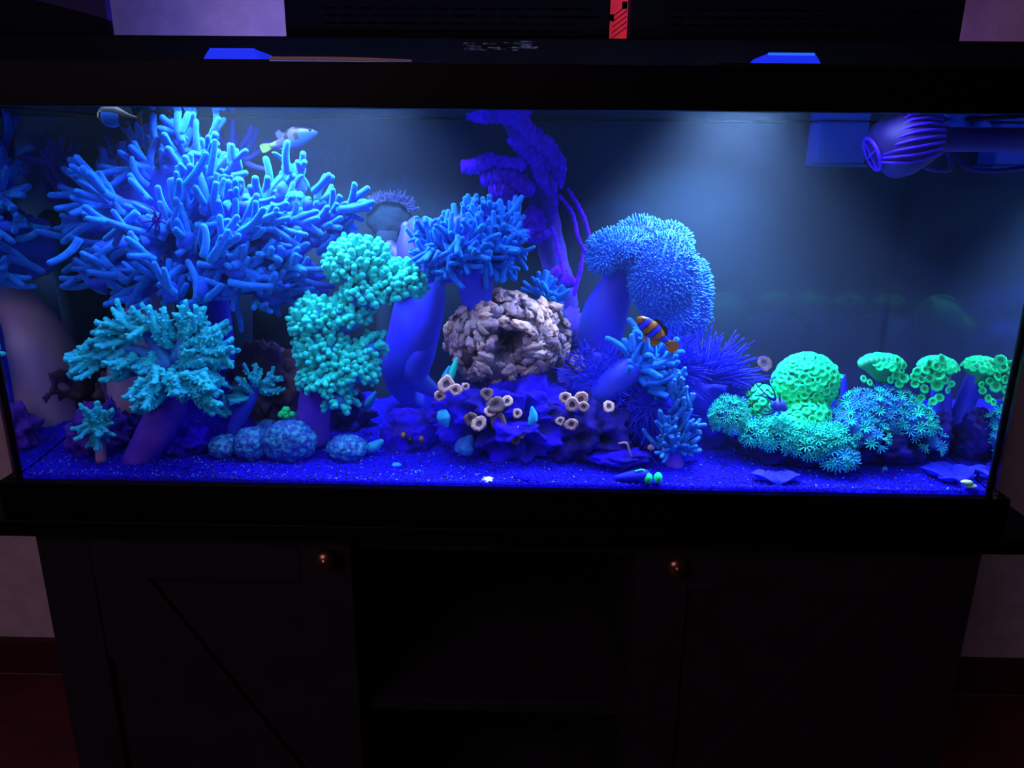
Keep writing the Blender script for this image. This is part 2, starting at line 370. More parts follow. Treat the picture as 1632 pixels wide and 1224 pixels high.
def knob(px, py, par):
    c = at(px, py, -0.022); mb = MB(); ang = np.linspace(0, 2*PI, 20, endpoint=False)
    prof = [(0.0, 0.007), (0.004, 0.0065), (0.010, 0.006), (0.012, 0.0105), (0.0155, 0.0135), (0.020, 0.0138), (0.0245, 0.011), (0.027, 0.006), (0.0278, 0.001)]
    V = [(c[0]+r*math.cos(t), -y, c[2]+r*math.sin(t)) for y, r in prof for t in ang]; n = 20
    f = [(i*n+j, (i+1)*n+j, (i+1)*n+(j+1) % n, i*n+(j+1) % n) for i in range(len(prof)-1) for j in range(n)]
    f.append(tuple((len(prof)-1)*n+j for j in range(n)))
    mb.add(V, f).build('knob', M['bronze'], par)['label'] = 'rounded bronze knob'
knob(517, 895, dl); knob(1079, 906, dr)

# ------------------------------------------------------------------ aquarium
aq = thing('aquarium', 'long black-rimmed glass reef aquarium standing on the charcoal cabinet', 'aquarium', (0, 0.165, 0.0))
H1, H2, HT = 0.0435, 0.478, 0.522
def rim(name, z0, z1, out, th):
    mb = MB(); o = out
    mb.box((-o, -0.006, z0), (o, th, z1)); mb.box((-o, D-th+0.012, z0), (o, D+0.018, z1))
    mb.box((-o, th, z0), (-o+th+0.01, D-th+0.012, z1)); mb.box((o-th-0.01, th, z0), (o, D-th+0.012, z1))
    return mb.build(name, M['black'], aq, smooth=False, bevel=0.0012)
rim('bottom_rim', 0.0, H1, 0.613, 0.006); rim('top_rim', H2, HT, 0.613, 0.02)
def pane(name, lo, hi, m): return MB().box(lo, hi).build(name, m, aq, smooth=False)
pane('floor_pane', (-0.6, 0.004, 0.02), (0.6, D+0.008, 0.028), M['seal'])
pane('front_pane', (-0.6, 0.0, 0.03), (0.6, 0.005, 0.50), M['front'])
pane('side_pane', (-0.6, 0.0052, 0.03), (-TW, D+0.004, 0.50), M['side']); pane('side_pane', (TW, 0.0052, 0.03), (0.6, D+0.004, 0.50), M['side'])
pane('back_pane', (-0.6, D+0.0045, 0.03), (0.6, D+0.010, 0.50), M['front'])
pane('backdrop', (-0.6, D+0.0105, 0.03), (0.6, D+0.013, 0.50), M['backdrop'])['label'] = 'dark blue backing film'
for s in (-1, 1): MB().add(*tube([(s*(TW-0.001), 0.007, 0.035), (s*(TW-0.001), 0.007, 0.49)], 0.004, 8)).build('silicone_seam', M['seal'], aq)
WZ = 0.480
wt = MB().box((-TW+0.0006, 0.0058, 0.03), (TW-0.0006, D+0.0038, WZ)).build('water', M['water'], smooth=False)
tag(wt, 'clear blue-lit water filling the glass aquarium', 'water', kind='stuff')

# gravel bed: undulating surface and loose grains
nx, ny = 240, 70
X = np.linspace(-TW+0.002, TW-0.002, nx); Yg = np.linspace(0.007, D+0.002, ny)
V = [(x, y, sand_z(x, y)+0.0016*mnoise.noise(Vector((x*120, y*120, 0)))+0.0012*mnoise.noise(Vector((x*300, y*300, 3)))) for y in Yg for x in X]
f = [(j*nx+i, j*nx+i+1, (j+1)*nx+i+1, (j+1)*nx+i) for j in range(ny-1) for i in range(nx-1)]
b0 = len(V); V += [(X[0], Yg[0], 0.03), (X[-1], Yg[0], 0.03)]
f.append(tuple([b0, b0+1]+list(range(nx-1, -1, -1))))
gb = tag(MB().add(V, f).build('gravel_bed', M['gravel']), 'deep blue fine gravel bed covering the aquarium bottom', 'gravel', kind='stuff')
oc = np.array([(1,0,0),(-1,0,0),(0,1,0),(0,-1,0),(0,0,1),(0,0,-1)], float)
of = [(0,2,4),(2,1,4),(1,3,4),(3,0,4),(2,0,5),(1,2,5),(3,1,5),(0,3,5)]
mb = MB()
for k in range(9000):
    y = 0.008+0.26*random.random()**1.8; x = random.uniform(-TW+0.004, TW-0.004); r = random.uniform(0.0007, 0.0018)
    v = oc*rng.uniform(0.6, 1.2, (6, 1))*r+np.array([x, y, sand_z(x, y)+r*0.4+0.0005])
    mb.add(v, of, random.choices((0, 1, 2), (0.62, 0.26, 0.12 if x < 0.1 else 0.05))[0])
gr = mb.build('gravel_grains', [M['grain_blue'], M['grain_dark'], M['grain_pale']], smooth=False)
tag(gr, 'loose blue, dark and pale grains scattered over the gravel bed', 'gravel', kind='stuff')

# ------------------------------------------------------------------ what stands above the tank
for k, (px, py) in enumerate(((385, 89), (1248, 96))):
    c = at(px, py, 0.15); x = c[0]; hw = 0.036
    t = thing('led_lamp', ('blue-glowing lamp on the rim beside the tan strip', 'blue-glowing lamp on the rim with a pale bright top edge')[k], 'lamp', (x, 0.15, HT), 'lamps over the aquarium')
    z1 = at(px, py-6, 0.15)[2]
    v = [(x-hw, 0.115, 0.5355), (x+hw, 0.115, 0.5355), (x+hw, 0.185, 0.5355), (x-hw, 0.185, 0.5355),
         (x-hw+0.007, 0.120, z1), (x+hw-0.007, 0.120, z1), (x+hw-0.007, 0.180, z1), (x-hw+0.007, 0.180, z1)]
    q = [(3,2,1,0),(4,5,6,7),(0,1,5,4),(1,2,6,5),(2,3,7,6),(3,0,4,7)]
    MB().add(v, q).build('glow_cover', M['lampblue'], t, smooth=False, bevel=0.003)
    MB().box((x-hw+0.009, 0.119, z1-0.0022), (x+hw-0.009, 0.1225, z1+0.0008)).build('bright_edge', M['lampedge'] if k else M['lampblue'], t, smooth=False, bevel=0.0006)
    MB().box((x-0.09, 0.10, 0.530), (x+0.09+(0.06 if k == 0 else 0), 0.20, 0.5355)).build('housing', M['black'], t, smooth=False, bevel=0.002)
    for s in (-0.085, 0.085): MB().box((x+s-0.006, 0.03, HT), (x+s+0.006, 0.34, HT+0.0022)).build('bracket', M['black'], t, smooth=False); MB().box((x+s-0.006, 0.11, HT+0.0022), (x+s+0.006, 0.19, 0.530)).build('bracket', M['black'], t, smooth=False)
a = at(430, 93.5, 0.02); b = at(655, 96.5, 0.02)
tag(MB().add(*tube(curve([a, (a+b)/2+np.array([0, 0, 0.0004]), b], 12), lerp([0.0022, 0.0024, 0.0022, 0.001], 12), 8)).build('wooden_strip', M['tan']), 'thin tan wooden strip lying along the top of the black rim', 'strip')
# canopy bar behind the lamps, two upright lids, the red lit print between them
YB = 0.27
def zt(py, Y=YB): return at(816, py, Y)[2]
zb0, zb1 = HT+0.001, zt(60)
cn = thing('canopy', 'long black canopy bar lying across the top rim behind the lamps', 'canopy', (0, YB, HT))
MB().box((-0.72, YB, zb0), (0.72, YB+0.05, zb1)).build('bar', M['black_matt'], cn, smooth=False, bevel=0.002)
mb = MB()
for k in range(26):
    px = 738+random.random()*112; py = 66+random.random()*14; p = at(px, py, YB-0.0005); l = random.uniform(0.003, 0.012)
    mb.box((p[0]-l, YB-0.0009, p[2]-0.0005), (p[0]+l, YB+0.0003, p[2]+0.0006))
mb.build('worn_label', M['scuff'], cn, smooth=False)['label'] = 'scuffed grey unreadable label'
def lid(px0, px1, label):
    x0, x1_ = at(px0, 62, YB)[0], at(px1, 66, YB)[0]
    t = thing('hood_lid', label, 'lid', ((x0+x1_)/2, YB+0.02, zb1), 'upright hood lids')
    MB().box((x0, YB+0.012, zb1), (x1_, YB+0.030, zb1+0.30)).build('panel', M['black_matt'], t, smooth=False, bevel=0.002)
    mb = MB()
    for r_ in range(4):
        xx = x0+0.12*(x1_-x0)
        while xx < x0+0.9*(x1_-x0):
            l = random.uniform(0.01, 0.035); z = zt(48-12*r_)
            mb.box((xx, YB+0.0115, z-0.0012), (xx+l, YB+0.0122, z+0.0012)); xx += l+0.006
    mb.build('print_lines', M['text'], t, smooth=False)['label'] = 'rows of dark unreadable fine print'
lid(452, 972, 'black hood lid standing upright between the pale wall gap and the red print')
lid(1006, 1537, 'black hood lid standing upright on the other side of the red print')
x0, x1_ = at(974, 60, YB)[0], at(1003, 60, YB)[0]
t = thing('red_print', 'narrow red lit print with dark slanting stripes between two black lids', 'print', ((x0+x1_)/2, YB+0.03, zb1))
MB().box((x0, YB+0.034, zb1), (x1_, YB+0.040, zb1+0.3)).build('board', M['red'], t, smooth=False)
mb = MB()
for k in range(5):
    z = zt(50-9*k); wv = [(x0+0.004, z-0.004), (x1_-0.001, z+0.010), (x1_-0.001, z+0.0115), (x0+0.004, z-0.0028)]
    v = [(x, YB+0.0335, zz) for x, zz in wv]+[(x, YB+0.0342, zz) for x, zz in wv]
    mb.add(v, [(0,1,2,3),(7,6,5,4),(0,4,5,1),(1,5,6,2),(2,6,7,3),(3,7,4,0)])
mb.box((x0, YB+0.0334, zt(26)), (x0+0.006, YB+0.0343, zt(15))); mb.box((x1_-0.008, YB+0.0334, zt(6)), (x1_-0.001, YB+0.0343, zt(-6)))
mb.build('stripe', M['text'], t, smooth=False)
xa, xb = at(-60, 40, YB)[0], at(189, 40, YB+0.075)[0]; zl, zr = zt(-28), zt(27)
t = thing('sloping_box', 'black box with a sloping top edge at the end of the canopy', 'box', ((xa+xb)/2, YB+0.05, zb1))
v = [(xa, YB+0.005, zb1), (xb, YB+0.005, zb1), (xb, YB+0.06, zb1), (xa, YB+0.06, zb1), (xa, YB+0.005, zl), (xb, YB+0.005, zr), (xb, YB+0.06, zr), (xa, YB+0.06, zl)]
MB().add(v, [(3,2,1,0),(4,5,6,7),(0,1,5,4),(1,2,6,5),(2,3,7,6),(3,0,4,7)]).build('box_body', M['black_matt'], t, smooth=False, bevel=0.002)
MB().box((xa, YB+0.0605, zb1), (xb-0.008, YB+0.075, zb1+0.3)).build('blue_lit_panel', M['navy'], t, smooth=False)['label'] = 'dim navy back panel standing in for a blue-lit surface'

# ------------------------------------------------------------------ rocks
def rock(name, label, px, py, rx, ry, Y, m, dy=None, **kw):
    c = at(px, py, Y); s = mpp(Y); r = (rx*s, dy or (rx+ry)*0.4*s, ry*s)
    o = MB().add(*blob(c, r, **kw)).build(name, M[m], origin=(c[0], c[1], c[2]-r[2]*0.8))
    tag(o, label, 'rock'); return o
pc = at(808, 538, .13); ps = mpp(.13); PR = np.array([92*ps, 0.058, 70*ps])
holes = [((0.06, -0.97, 0.20), 0.36, 0.60), ((0.0, -0.92, -0.22), 0.30, 0.42), ((-0.55, -0.8, -0.25), 0.26, 0.3), ((0.35, -0.85, -0.5), 0.26, 0.25)]
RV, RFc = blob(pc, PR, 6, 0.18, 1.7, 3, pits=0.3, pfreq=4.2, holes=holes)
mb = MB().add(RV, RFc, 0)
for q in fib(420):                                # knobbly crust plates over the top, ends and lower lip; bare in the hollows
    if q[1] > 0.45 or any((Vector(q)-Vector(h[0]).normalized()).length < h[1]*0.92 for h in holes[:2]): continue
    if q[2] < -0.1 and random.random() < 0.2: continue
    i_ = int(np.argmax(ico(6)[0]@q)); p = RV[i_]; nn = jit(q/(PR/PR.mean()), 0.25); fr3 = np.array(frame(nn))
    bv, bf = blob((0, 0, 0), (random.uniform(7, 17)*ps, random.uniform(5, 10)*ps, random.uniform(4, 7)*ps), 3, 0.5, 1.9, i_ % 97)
    mb.add(p-nn*0.0015+(fr3@bv.T).T, bf, random.choice((1, 1, 2) if q[2] > 0.15 else (2, 2, 3)))  # paler crust up top, darker low: lit top and shade put into colour
rk = mb.build('live_rock', [M['rock_shade'], M['rock_pale'], M['rock_mauve'], M['rock_low_shade']], origin=(pc[0], pc[1], pc[2]-PR[2]*0.8))
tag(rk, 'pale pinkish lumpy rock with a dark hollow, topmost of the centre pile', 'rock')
rock('live_rock', 'broad violet-blue pitted rock carrying the pale rock and tube polyps', 812, 668, 122, 72, 0.11, 'rock_blue', dy=0.065, sub_=6, amp=0.30, freq=2.4, seed=5, pits=0.45, pfreq=3.6, holes=[((-.38, -.9, .05), .26, .5), ((.22, -.95, -.12), .22, .5), ((.52, -.8, .12), .2, .45), ((-.08, -.9, -.4), .26, .5), ((.36, -.85, .38), .16, .4)])
rock('live_rock', 'dark craggy rock under the white flower polyp', 935, 690, 80, 62, 0.10, 'rock_dark', dy=0.05, sub_=5, amp=0.34, freq=2.6, seed=8, pits=0.3)
rock('live_rock', 'blue rock under the fringed tentacles beside the clownfish coral', 1005, 655, 95, 58, 0.15, 'rock_blue', dy=0.05, sub_=5, amp=0.28, freq=2.6, seed=9, pits=0.25)
rock('live_rock', 'violet rock behind the small turquoise coral near the side glass', 158, 694, 46, 50, 0.085, 'rock_violet', dy=0.035, sub_=5, amp=0.34, freq=2.6, seed=11, pits=0.35)
rock('live_rock', 'low dark-blue rock on one side of the leaning purple stalk', 288, 706, 48, 36, 0.095, 'rock_blue', dy=0.03, sub_=5, amp=0.35, freq=2.8, seed=12, pits=0.4)
rock('live_rock', 'dark rock between the leaning purple stalk and violet rock', 215, 695, 48, 38, 0.125, 'rock_dark', dy=0.035, sub_=5, amp=0.35, freq=2.8, seed=13, pits=0.3)
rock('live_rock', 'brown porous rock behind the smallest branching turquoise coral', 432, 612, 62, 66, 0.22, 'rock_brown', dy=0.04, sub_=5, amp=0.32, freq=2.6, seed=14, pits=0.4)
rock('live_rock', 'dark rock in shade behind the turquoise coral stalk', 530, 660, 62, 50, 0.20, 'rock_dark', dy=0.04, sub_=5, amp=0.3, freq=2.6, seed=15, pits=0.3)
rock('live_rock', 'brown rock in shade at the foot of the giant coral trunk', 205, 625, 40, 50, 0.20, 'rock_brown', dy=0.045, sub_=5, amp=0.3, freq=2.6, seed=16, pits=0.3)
rock('live_rock', 'rounded blue mound between the mushroom corals and centre pile', 655, 695, 48, 46, 0.13, 'rock_blue', dy=0.035, sub_=5, amp=0.16, freq=2.6, seed=17)
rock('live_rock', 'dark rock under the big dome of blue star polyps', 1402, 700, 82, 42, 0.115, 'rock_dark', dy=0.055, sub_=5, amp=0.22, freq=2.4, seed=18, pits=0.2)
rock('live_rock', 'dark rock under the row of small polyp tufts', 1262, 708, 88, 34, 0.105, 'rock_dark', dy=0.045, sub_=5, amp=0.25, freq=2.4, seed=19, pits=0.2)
rock('live_rock', 'low blue rock under the spiky blue anemone', 1105, 690, 62, 42, 0.15, 'rock_blue', dy=0.04, sub_=4, amp=0.25, freq=2.4, seed=20)
rock('live_rock', 'dark blue rock beneath the green polyp crest by the side glass', 1478, 692, 32, 44, 0.115, 'rock_dark', dy=0.035, sub_=5, amp=0.28, freq=2.4, seed=21)
rock('live_rock', 'small flat blue stone half sunk in gravel near the worm', 985, 728, 50, 14, 0.06, 'rock_blue', dy=0.02, sub_=4, amp=0.3, freq=2.4, seed=22)

# ------------------------------------------------------------------ finger corals
LF = [finger_mesh('tentacle', M['leather'], b, seed=i) for i, b in enumerate((0.12, 0.25, 0.4, 0.6, -0.35, -0.2))]
def fork_mesh(name, m, bend, tips, seed, r0=0.11, r1=0.085):
    mb = MB(); t = np.linspace(0, 1, 9); pts = np.c_[bend*t*t, 0.06*np.sin(3*t+seed), t*(1-0.15*abs(bend)*t)]
    mb.add(*tube(pts, r0+(r1-r0)*t, 10)); q = random.Random(seed)
    for k in range(tips):
        i = 2+2*k; a = q.uniform(0, 2*PI); dv = np.array([math.cos(a)*0.55, math.sin(a)*0.55, 0.8]); L = q.uniform(0.35, 0.6); u = np.linspace(0, 1, 6)
        mb.add(*tube(pts[i]+np.outer(u*L, dv)+np.outer(0.12*u*u, [0, 0, 1]), r0*0.95+(r1-r0)*u, 9))
    return mb.mesh(name, m)
LF += [fork_mesh('tentacle', M['leather'], b, tp, i) for i, (b, tp) in enumerate(((0.2, 1), (0.4, 2), (-0.3, 2), (0.55, 1), (0.1, 2), (0.35, 2)))]
LB = [finger_mesh('tentacle', M['leather_back'], b, seed=i) for i, b in enumerate((0.1, 0.3, 0.5))]
def fingers(parent, meshes, p, d, n, length, width, spread, axis_len=0.012, up=(0, 0, 1), name='tentacle'):
    d = np.asarray(d, float)/np.linalg.norm(d)
    for k in range(n):
        dd = jit(d, spread); q = p - d*axis_len*random.random() + rng.normal(0, 1, 3)*axis_len*0.45
        L = length*random.uniform(0.65, 1.2); wd = width*random.uniform(0.85, 1.12)/0.22
        place(name, random.choice(meshes), parent, q-dd*L*0.12, dd, wd, L, up)
big = thing('leather_coral', 'giant blue finger leather coral filling one end of the tank', 'coral', (-0.52, 0.2, 0.05))
tr = curve([(-0.53, 0.2, 0.045), (-0.525, 0.2, 0.13), (-0.51, 0.2, 0.20), (-0.475, 0.19, 0.26), (-0.44, 0.18, 0.31)], 24)
MB().add(*tube(tr, lerp([0.066, 0.058, 0.050, 0.034, 0.034, 0.03], 24), 28, flat=0.7)).build('stalk', M['trunk'], big)['label'] = 'pale mauve trunk'
tr2 = curve([(at(355, 640, .27)[0]-.005, 0.27, 0.055), at(355, 640, 0.27), at(352, 560, 0.27), at(345, 490, 0.26), at(330, 430, 0.2)], 16)
MB().add(*tube(tr2, lerp([0.024, 0.02, 0.018], 16), 16)).build('stalk', M['blue_stalk'], big)['label'] = 'dark blue second stalk'
top = np.array([-0.44, 0.18, 0.30])
BR = [(272,238,.16,105,11,56),(315,235,.17,78,10,54),(345,245,.18,70,6,45),(222,262,.15,122,8,50),(205,232,.2,110,6,45),
      (182,318,.12,140,9,62),(140,322,.14,150,7,58),(128,365,.13,185,8,62),(152,402,.10,208,7,60),(150,452,.11,188,8,58),
      (205,475,.10,200,8,56),(226,405,.08,112,9,58),(262,345,.10,95,9,58),(300,300,.11,72,9,55),(340,318,.09,55,9,52),
      (380,290,.15,60,8,48),(425,305,.17,45,7,46),(474,290,.2,80,11,38),(405,338,.10,335,9,58),(440,362,.1,358,8,62),
      (505,362,.13,8,10,60),(525,385,.14,3,8,55),(445,398,.08,355,9,62),(470,425,.09,3,9,60),(400,428,.08,20,9,55),
      (358,408,.07,35,9,52),(325,452,.07,62,7,52),(425,462,.09,358,9,58),(475,468,.12,352,8,54),(272,458,.07,75,7,52),
      (300,378,.08,50,9,54),(228,352,.09,150,8,60),(370,360,.09,20,8,54),(345,470,.08,210,4,50),(540,345,.12,12,8,50),(385,435,.07,350,8,56),(440,480,.11,350,6,50),(170,290,.17,125,6,50),(450,300,.16,70,8,44),(490,325,.16,25,7,46),(365,255,.16,55,6,46),(345,300,.10,70,6,50),(395,375,.07,10,7,56)]
for (px, py, rx, ry, Y, k) in [(285,330,95,70,.19,1),(425,375,75,48,.20,2),(200,395,62,52,.19,3),(425,440,80,30,.17,4),(285,245,36,44,.23,5),(465,345,36,24,.24,6),(290,430,60,26,.17,7)]:
    s = mpp(Y); MB().add(*blob(at(px, py, Y), (rx*s, 0.03, ry*s), 4, 0.28, 2.4, 80+k)).build('lobe', M['leather_branch'], big)
for (px, py, Y, a, n, L) in BR:
    Yb = Y + 0.012; e = at(px, py, Yb); d = imgdir(a, 0.25); s = mpp(Y)
    mid = top*0.45+e*0.55+np.array([0, 0.01, 0.012])
    MB().add(*tube(curve([top, mid, e-d*0.012, e], 14), lerp([0.014, 0.011, 0.009, 0.0075], 14), 12)).build('branch', M['leather_branch'], big)
    fingers(big, LF, e, d, n-1-(n > 8), L*s, 12*s, 0.40, 0.026)
bk = thing('leather_coral', 'dim purple-blue finger coral behind the giant coral near the side glass', 'coral', (-0.535, 0.29, 0.06))
MB().add(*tube(curve([(-0.535, .29, .05), (-0.53, .29, .16), (-0.525, .285, .27), (-0.52, .275, .33)], 14), lerp([0.03, 0.022, 0.02, 0.018], 14), 14)).build('stalk', M['tuft_body'], bk)
for (px, py, Y, a, n, L) in [(118,262,.26,115,9,50),(150,262,.27,80,8,50),(165,250,.26,110,5,42),(100,310,.26,170,8,50),(180,285,.28,60,5,45),(365,235,.29,75,0,0),(120,400,.28,200,4,45)]:
    e = inside(at(px, py, Y), 0.55); s = mpp(Y); a = 180-a
    if n: fingers(bk, LB, e, imgdir(a, 0.1)*np.array([0.7, 1, 1]), n, L*s*0.8, 10*s, 0.45, 0.02)
b2 = thing('leather_coral', 'faint violet finger coral peeping out behind the giant coral by the black-saddled fish', 'coral', tuple(at(380, 420, 0.30)))
MB().add(*tube(curve([(at(385, 640, .3)[0], .3, .055), at(385, 420, .3), at(380, 330, .3), at(375, 260, .29)], 12), lerp([0.018, 0.016, 0.014, 0.012], 12), 12)).build('stalk', M['tuft_body'], b2)
for (px, py, a, n, L) in [(368,232,80,6,42),(392,240,50,4,36),(395,258,0,3,40),(355,260,120,4,40)]:
    fingers(b2, LB, at(px, py, .29), imgdir(a, 0.1), n, L*mpp(.29), 8*mpp(.29), 0.4, 0.012)

# centre leather on the pale rock
c2 = thing('leather_coral', 'blue finger leather coral with thick stalk standing on the pale rock', 'coral', tuple(at(760, 505, 0.13)))
MB().add(*tube(curve([at(766, 512, .13), at(760, 470, .13), at(755, 430, .13), at(745, 395, .14)], 18), lerp([0.020, 0.021, 0.027, 0.045], 18), 22)).build('stalk', M['blue_stalk'], c2)
cc = at(748, 392, 0.14); s = mpp(.13)
MB().add(*blob(cc, (68*s, 0.035, 30*s), 4, 0.2, 2.5, 31)).build('crown', M['leather_branch'], c2)
for (px, py, Y, a, n, L) in [(690,385,.12,120,6,34),(700,400,.10,250,4,34),(715,370,.13,105,5,36),(745,352,.14,95,9,36),(780,345,.14,65,9,36),(805,355,.14,45,8,34),
                            (815,380,.13,5,9,36),(800,400,.11,345,8,40),(765,395,.09,20,9,38),(735,400,.09,250,8,36),(720,420,.10,260,7,34),(690,415,.12,200,5,32),(760,370,.10,60,8,36),(725,385,.10,110,7,36),(790,410,.12,340,5,46)]:
    fingers(c2, LF, at(px, py, Y), imgdir(a, 0.45), n, L*mpp(Y), 10*mpp(Y), 0.36, 0.012)
CR = np.array([68*s, 0.035, 30*s])
for q in fib(230):
    if q[1] > 0.2 or q[2] < -0.75: continue
    p = cc+q*CR; d = jit(q*np.array([0.8, 0.7, 0.7])+np.array([0, -0.1, 0.35 if q[2] > -0.2 else -0.1]), 0.25)
    place('tentacle', random.choice(LF[:6]), c2, p-d*0.004, d, 10*s/0.22*random.uniform(.85, 1.1), 32*s*random.uniform(.7, 1.2), (0, 0, 1 if q[2] > -.3 else -1))
# small blue finger coral right of it
c3 = thing('finger_coral', 'small blue finger coral sprouting behind the pale rock', 'coral', tuple(at(868, 500, 0.15)))
MB().add(*tube(curve([at(872, 505, .15), at(868, 485, .15), at(866, 470, .15)], 8), [0.016, 0.018, 0.018, 0.016, 0.014, 0.012, 0.01, 0.008], 14)).build('stalk', M['leather_branch'], c3)
for a, n in ((150, 3), (125, 4), (100, 5), (75, 5), (50, 4), (30, 4), (10, 4), (-15, 4), (-35, 3)):
    fingers(c3, LF, at(868, 478, .145), imgdir(a, 0.5), n, 44*mpp(.14), 9*mpp(.14), 0.16, 0.008)
# coral with the leaning stalk under the clownfish
c4 = thing('finger_coral', 'blue finger coral on a thick leaning stalk just under the clownfish', 'coral', tuple(at(945, 640, 0.10)))
MB().add(*tube(curve([at(940, 640, .11), at(965, 622, .10), at(995, 596, .09), at(1020, 575, .09)], 14), lerp([0.014, 0.018, 0.019, 0.015], 14), 18)).build('stalk', M['blue_stalk'], c4)
for (px, py, a, n, L) in [(1008,568,108,7,40),(1022,562,85,8,40),(1040,572,50,8,46),(1046,588,20,8,48),(1032,600,345,7,46),(1015,582,65,7,44),(1038,612,325,6,40),(1025,590,10,7,50)]:
    fingers(c4, LF, at(px, py, .085), imgdir(a, 0.3), n, L*mpp(.085), 12*mpp(.085), 0.25, 0.012)
c5 = thing('finger_coral', 'teal-blue short finger coral standing on the gravel right of the worm', 'coral', tuple(at(1078, 745, 0.075)))
MB().add(*tube(curve([at(1076, 752, .07), at(1074, 730, .07), at(1073, 704, .075)], 10), lerp([0.013, 0.0115, 0.011], 10), 14)).build('stalk', M['purple_stalk'], c5)
C5M, C5F = finger_mesh('branchlet', M['teal'], 0.2, seed=5), fork_mesh('branchlet', M['teal'], 0.2, 2, 5)
for (px, py, a, n) in [(1072,705,95,8),(1062,706,120,6),(1084,706,60,6),(1074,702,80,6),(1060,680,120,5),(1088,680,65,5),(1080,640,90,7),(1068,620,100,6),(1092,710,20,4),(1055,712,170,4),(1090,650,60,5)]:
    fingers(c5, [C5M, C5F], at(px, py, .066), imgdir(a, 0.3), n, 36*mpp(.08), 9*mpp(.08), 0.35, 0.01, name='branchlet')

# smooth blue coral behind the centre
sm = thing('smooth_coral', 'smooth deep-blue lobed coral behind the turquoise coral and centre pile', 'coral', tuple(at(650, 640, 0.24)))
MB().add(*tube(curve([at(660, 640, .24), at(638, 600, .23), at(655, 540, .22), at(672, 470, .22), at(672, 410, .22), at(668, 385, .22)], 26), lerp([0.030, 0.042, 0.052, 0.056, 0.050, 0.040, 0.034], 26), 28, flat=0.55)).build('body', M['blue_stalk'], sm)
MB().add(*tube(curve([at(690, 510, .2), at(672, 560, .19), at(664, 600, .19), at(690, 622, .19)], 16), lerp([0.014, 0.02, 0.018, 0.01], 16), 16)).build('fold', M['blue_stalk'], sm)
for pts, r in (([(664,440),(655,395),(648,362)], [0.036, 0.022, 0.008]), ([(690,440),(698,400),(694,372)], [0.034, 0.02, 0.008]), ([(650,440),(634,412),(622,392)], [0.03, 0.018, 0.008])):
    MB().add(*tube(curve([at(x, y, .215) for x, y in pts], 10), lerp(r, 10), 14)).build('lobe', M['blue_stalk'], sm)
# faint tufted coral at the back
ft = thing('tufted_coral', 'faint grey-violet tufted coral low against the back film', 'coral', tuple(at(620, 380, 0.31)))
MB().add(*blob(at(620, 350, .305), (0.032, 0.012, 0.028), 4, 0.15, 3, 41)).build('body', M['tuft_body'], ft)
MB().add(*tube(curve([at(620, 365, .31), at(616, 450, .315), at(612, 560, .315), (at(612, 640, .315)[0], .315, .055)], 14), lerp([0.02, 0.014, 0.013, 0.016], 14), 12)).build('stalk', M['tuft_body'], ft)
P = np.array([at(620+40*math.cos(t)*k, 338+24*math.sin(t)*-k, .292) for t in np.linspace(0.1, PI-0.1, 60) for k in (0.75, 0.9, 1.0)])
Dn = np.array([jit(imgdir(math.degrees(t), 0.2), 0.35) for t in np.linspace(0.1, PI-0.1, 60) for k in range(3)])
tag(MB().add(*spikes(P, Dn, 0.010, 0.0008, 0.3)).build('tuft', mat('tuft_violet', (0.05, 0.07, 0.30), rough=0.8), ft), kind='stuff')

# ------------------------------------------------------------------ turquoise branching corals
def knob_mesh(name, m, bend, seed, nk=9):
    mb = MB(); t = np.linspace(0, 1, 9); pts = np.c_[bend*t*t, 0.05*np.sin(3*t+seed), t]; q = random.Random(seed)
    mb.add(*tube(pts, 0.13-0.03*t, 9, bump=0.1, seed=seed))
    for k in range(nk):
        p = pts[1+k*7//nk]; a = k*2.4+q.random(); dv = np.array([math.cos(a), math.sin(a), q.uniform(0.5, 1.1)])
        mb.add(*tube([p, p+dv*0.08, p+dv*0.14], [0.07, 0.065, 0.05], 7))
    return mb.mesh(name, m)
CF = [knob_mesh('branchlet', M['cyan'], b, i) for i, b in enumerate((0.0, 0.2, 0.35, -0.15))]
def bud_mesh(name, m, seed):
    mb = MB(); q = random.Random(seed); t = np.linspace(0, 1, 6)
    mb.add(*tube(np.c_[0.1*t*t, 0*t, t], 0.27-0.05*t, 8, bump=0.06, seed=seed))
    for k in range(2):
        a = k*2.6+q.random(); dv = np.array([math.cos(a)*0.5, math.sin(a)*0.5, 0.6]); p = np.array([0, 0, 0.05+0.2*k]); L = q.uniform(0.45, 0.7)
        mb.add(*tube([p, p+dv*L*0.5, p+dv*L+[0, 0, 0.12]], [0.22, 0.23, 0.2], 8))
    return mb.mesh(name, m)
GF = [bud_mesh('polyp', M['cyan_green'], i) for i in range(4)]
ta = thing('branching_coral', 'turquoise branching coral on a leaning purple stalk below the giant coral', 'coral', tuple(at(222, 738, 0.055)))
MB().add(*tube(curve([at(215, 738, .055), at(240, 700, .06), at(266, 650, .07), at(276, 600, .085), at(278, 570, .09)], 20), lerp([0.017, 0.021, 0.024, 0.018, 0.012], 20), 20)).build('stalk', M['purple_stalk'], ta)['label'] = 'thick purple stalk'
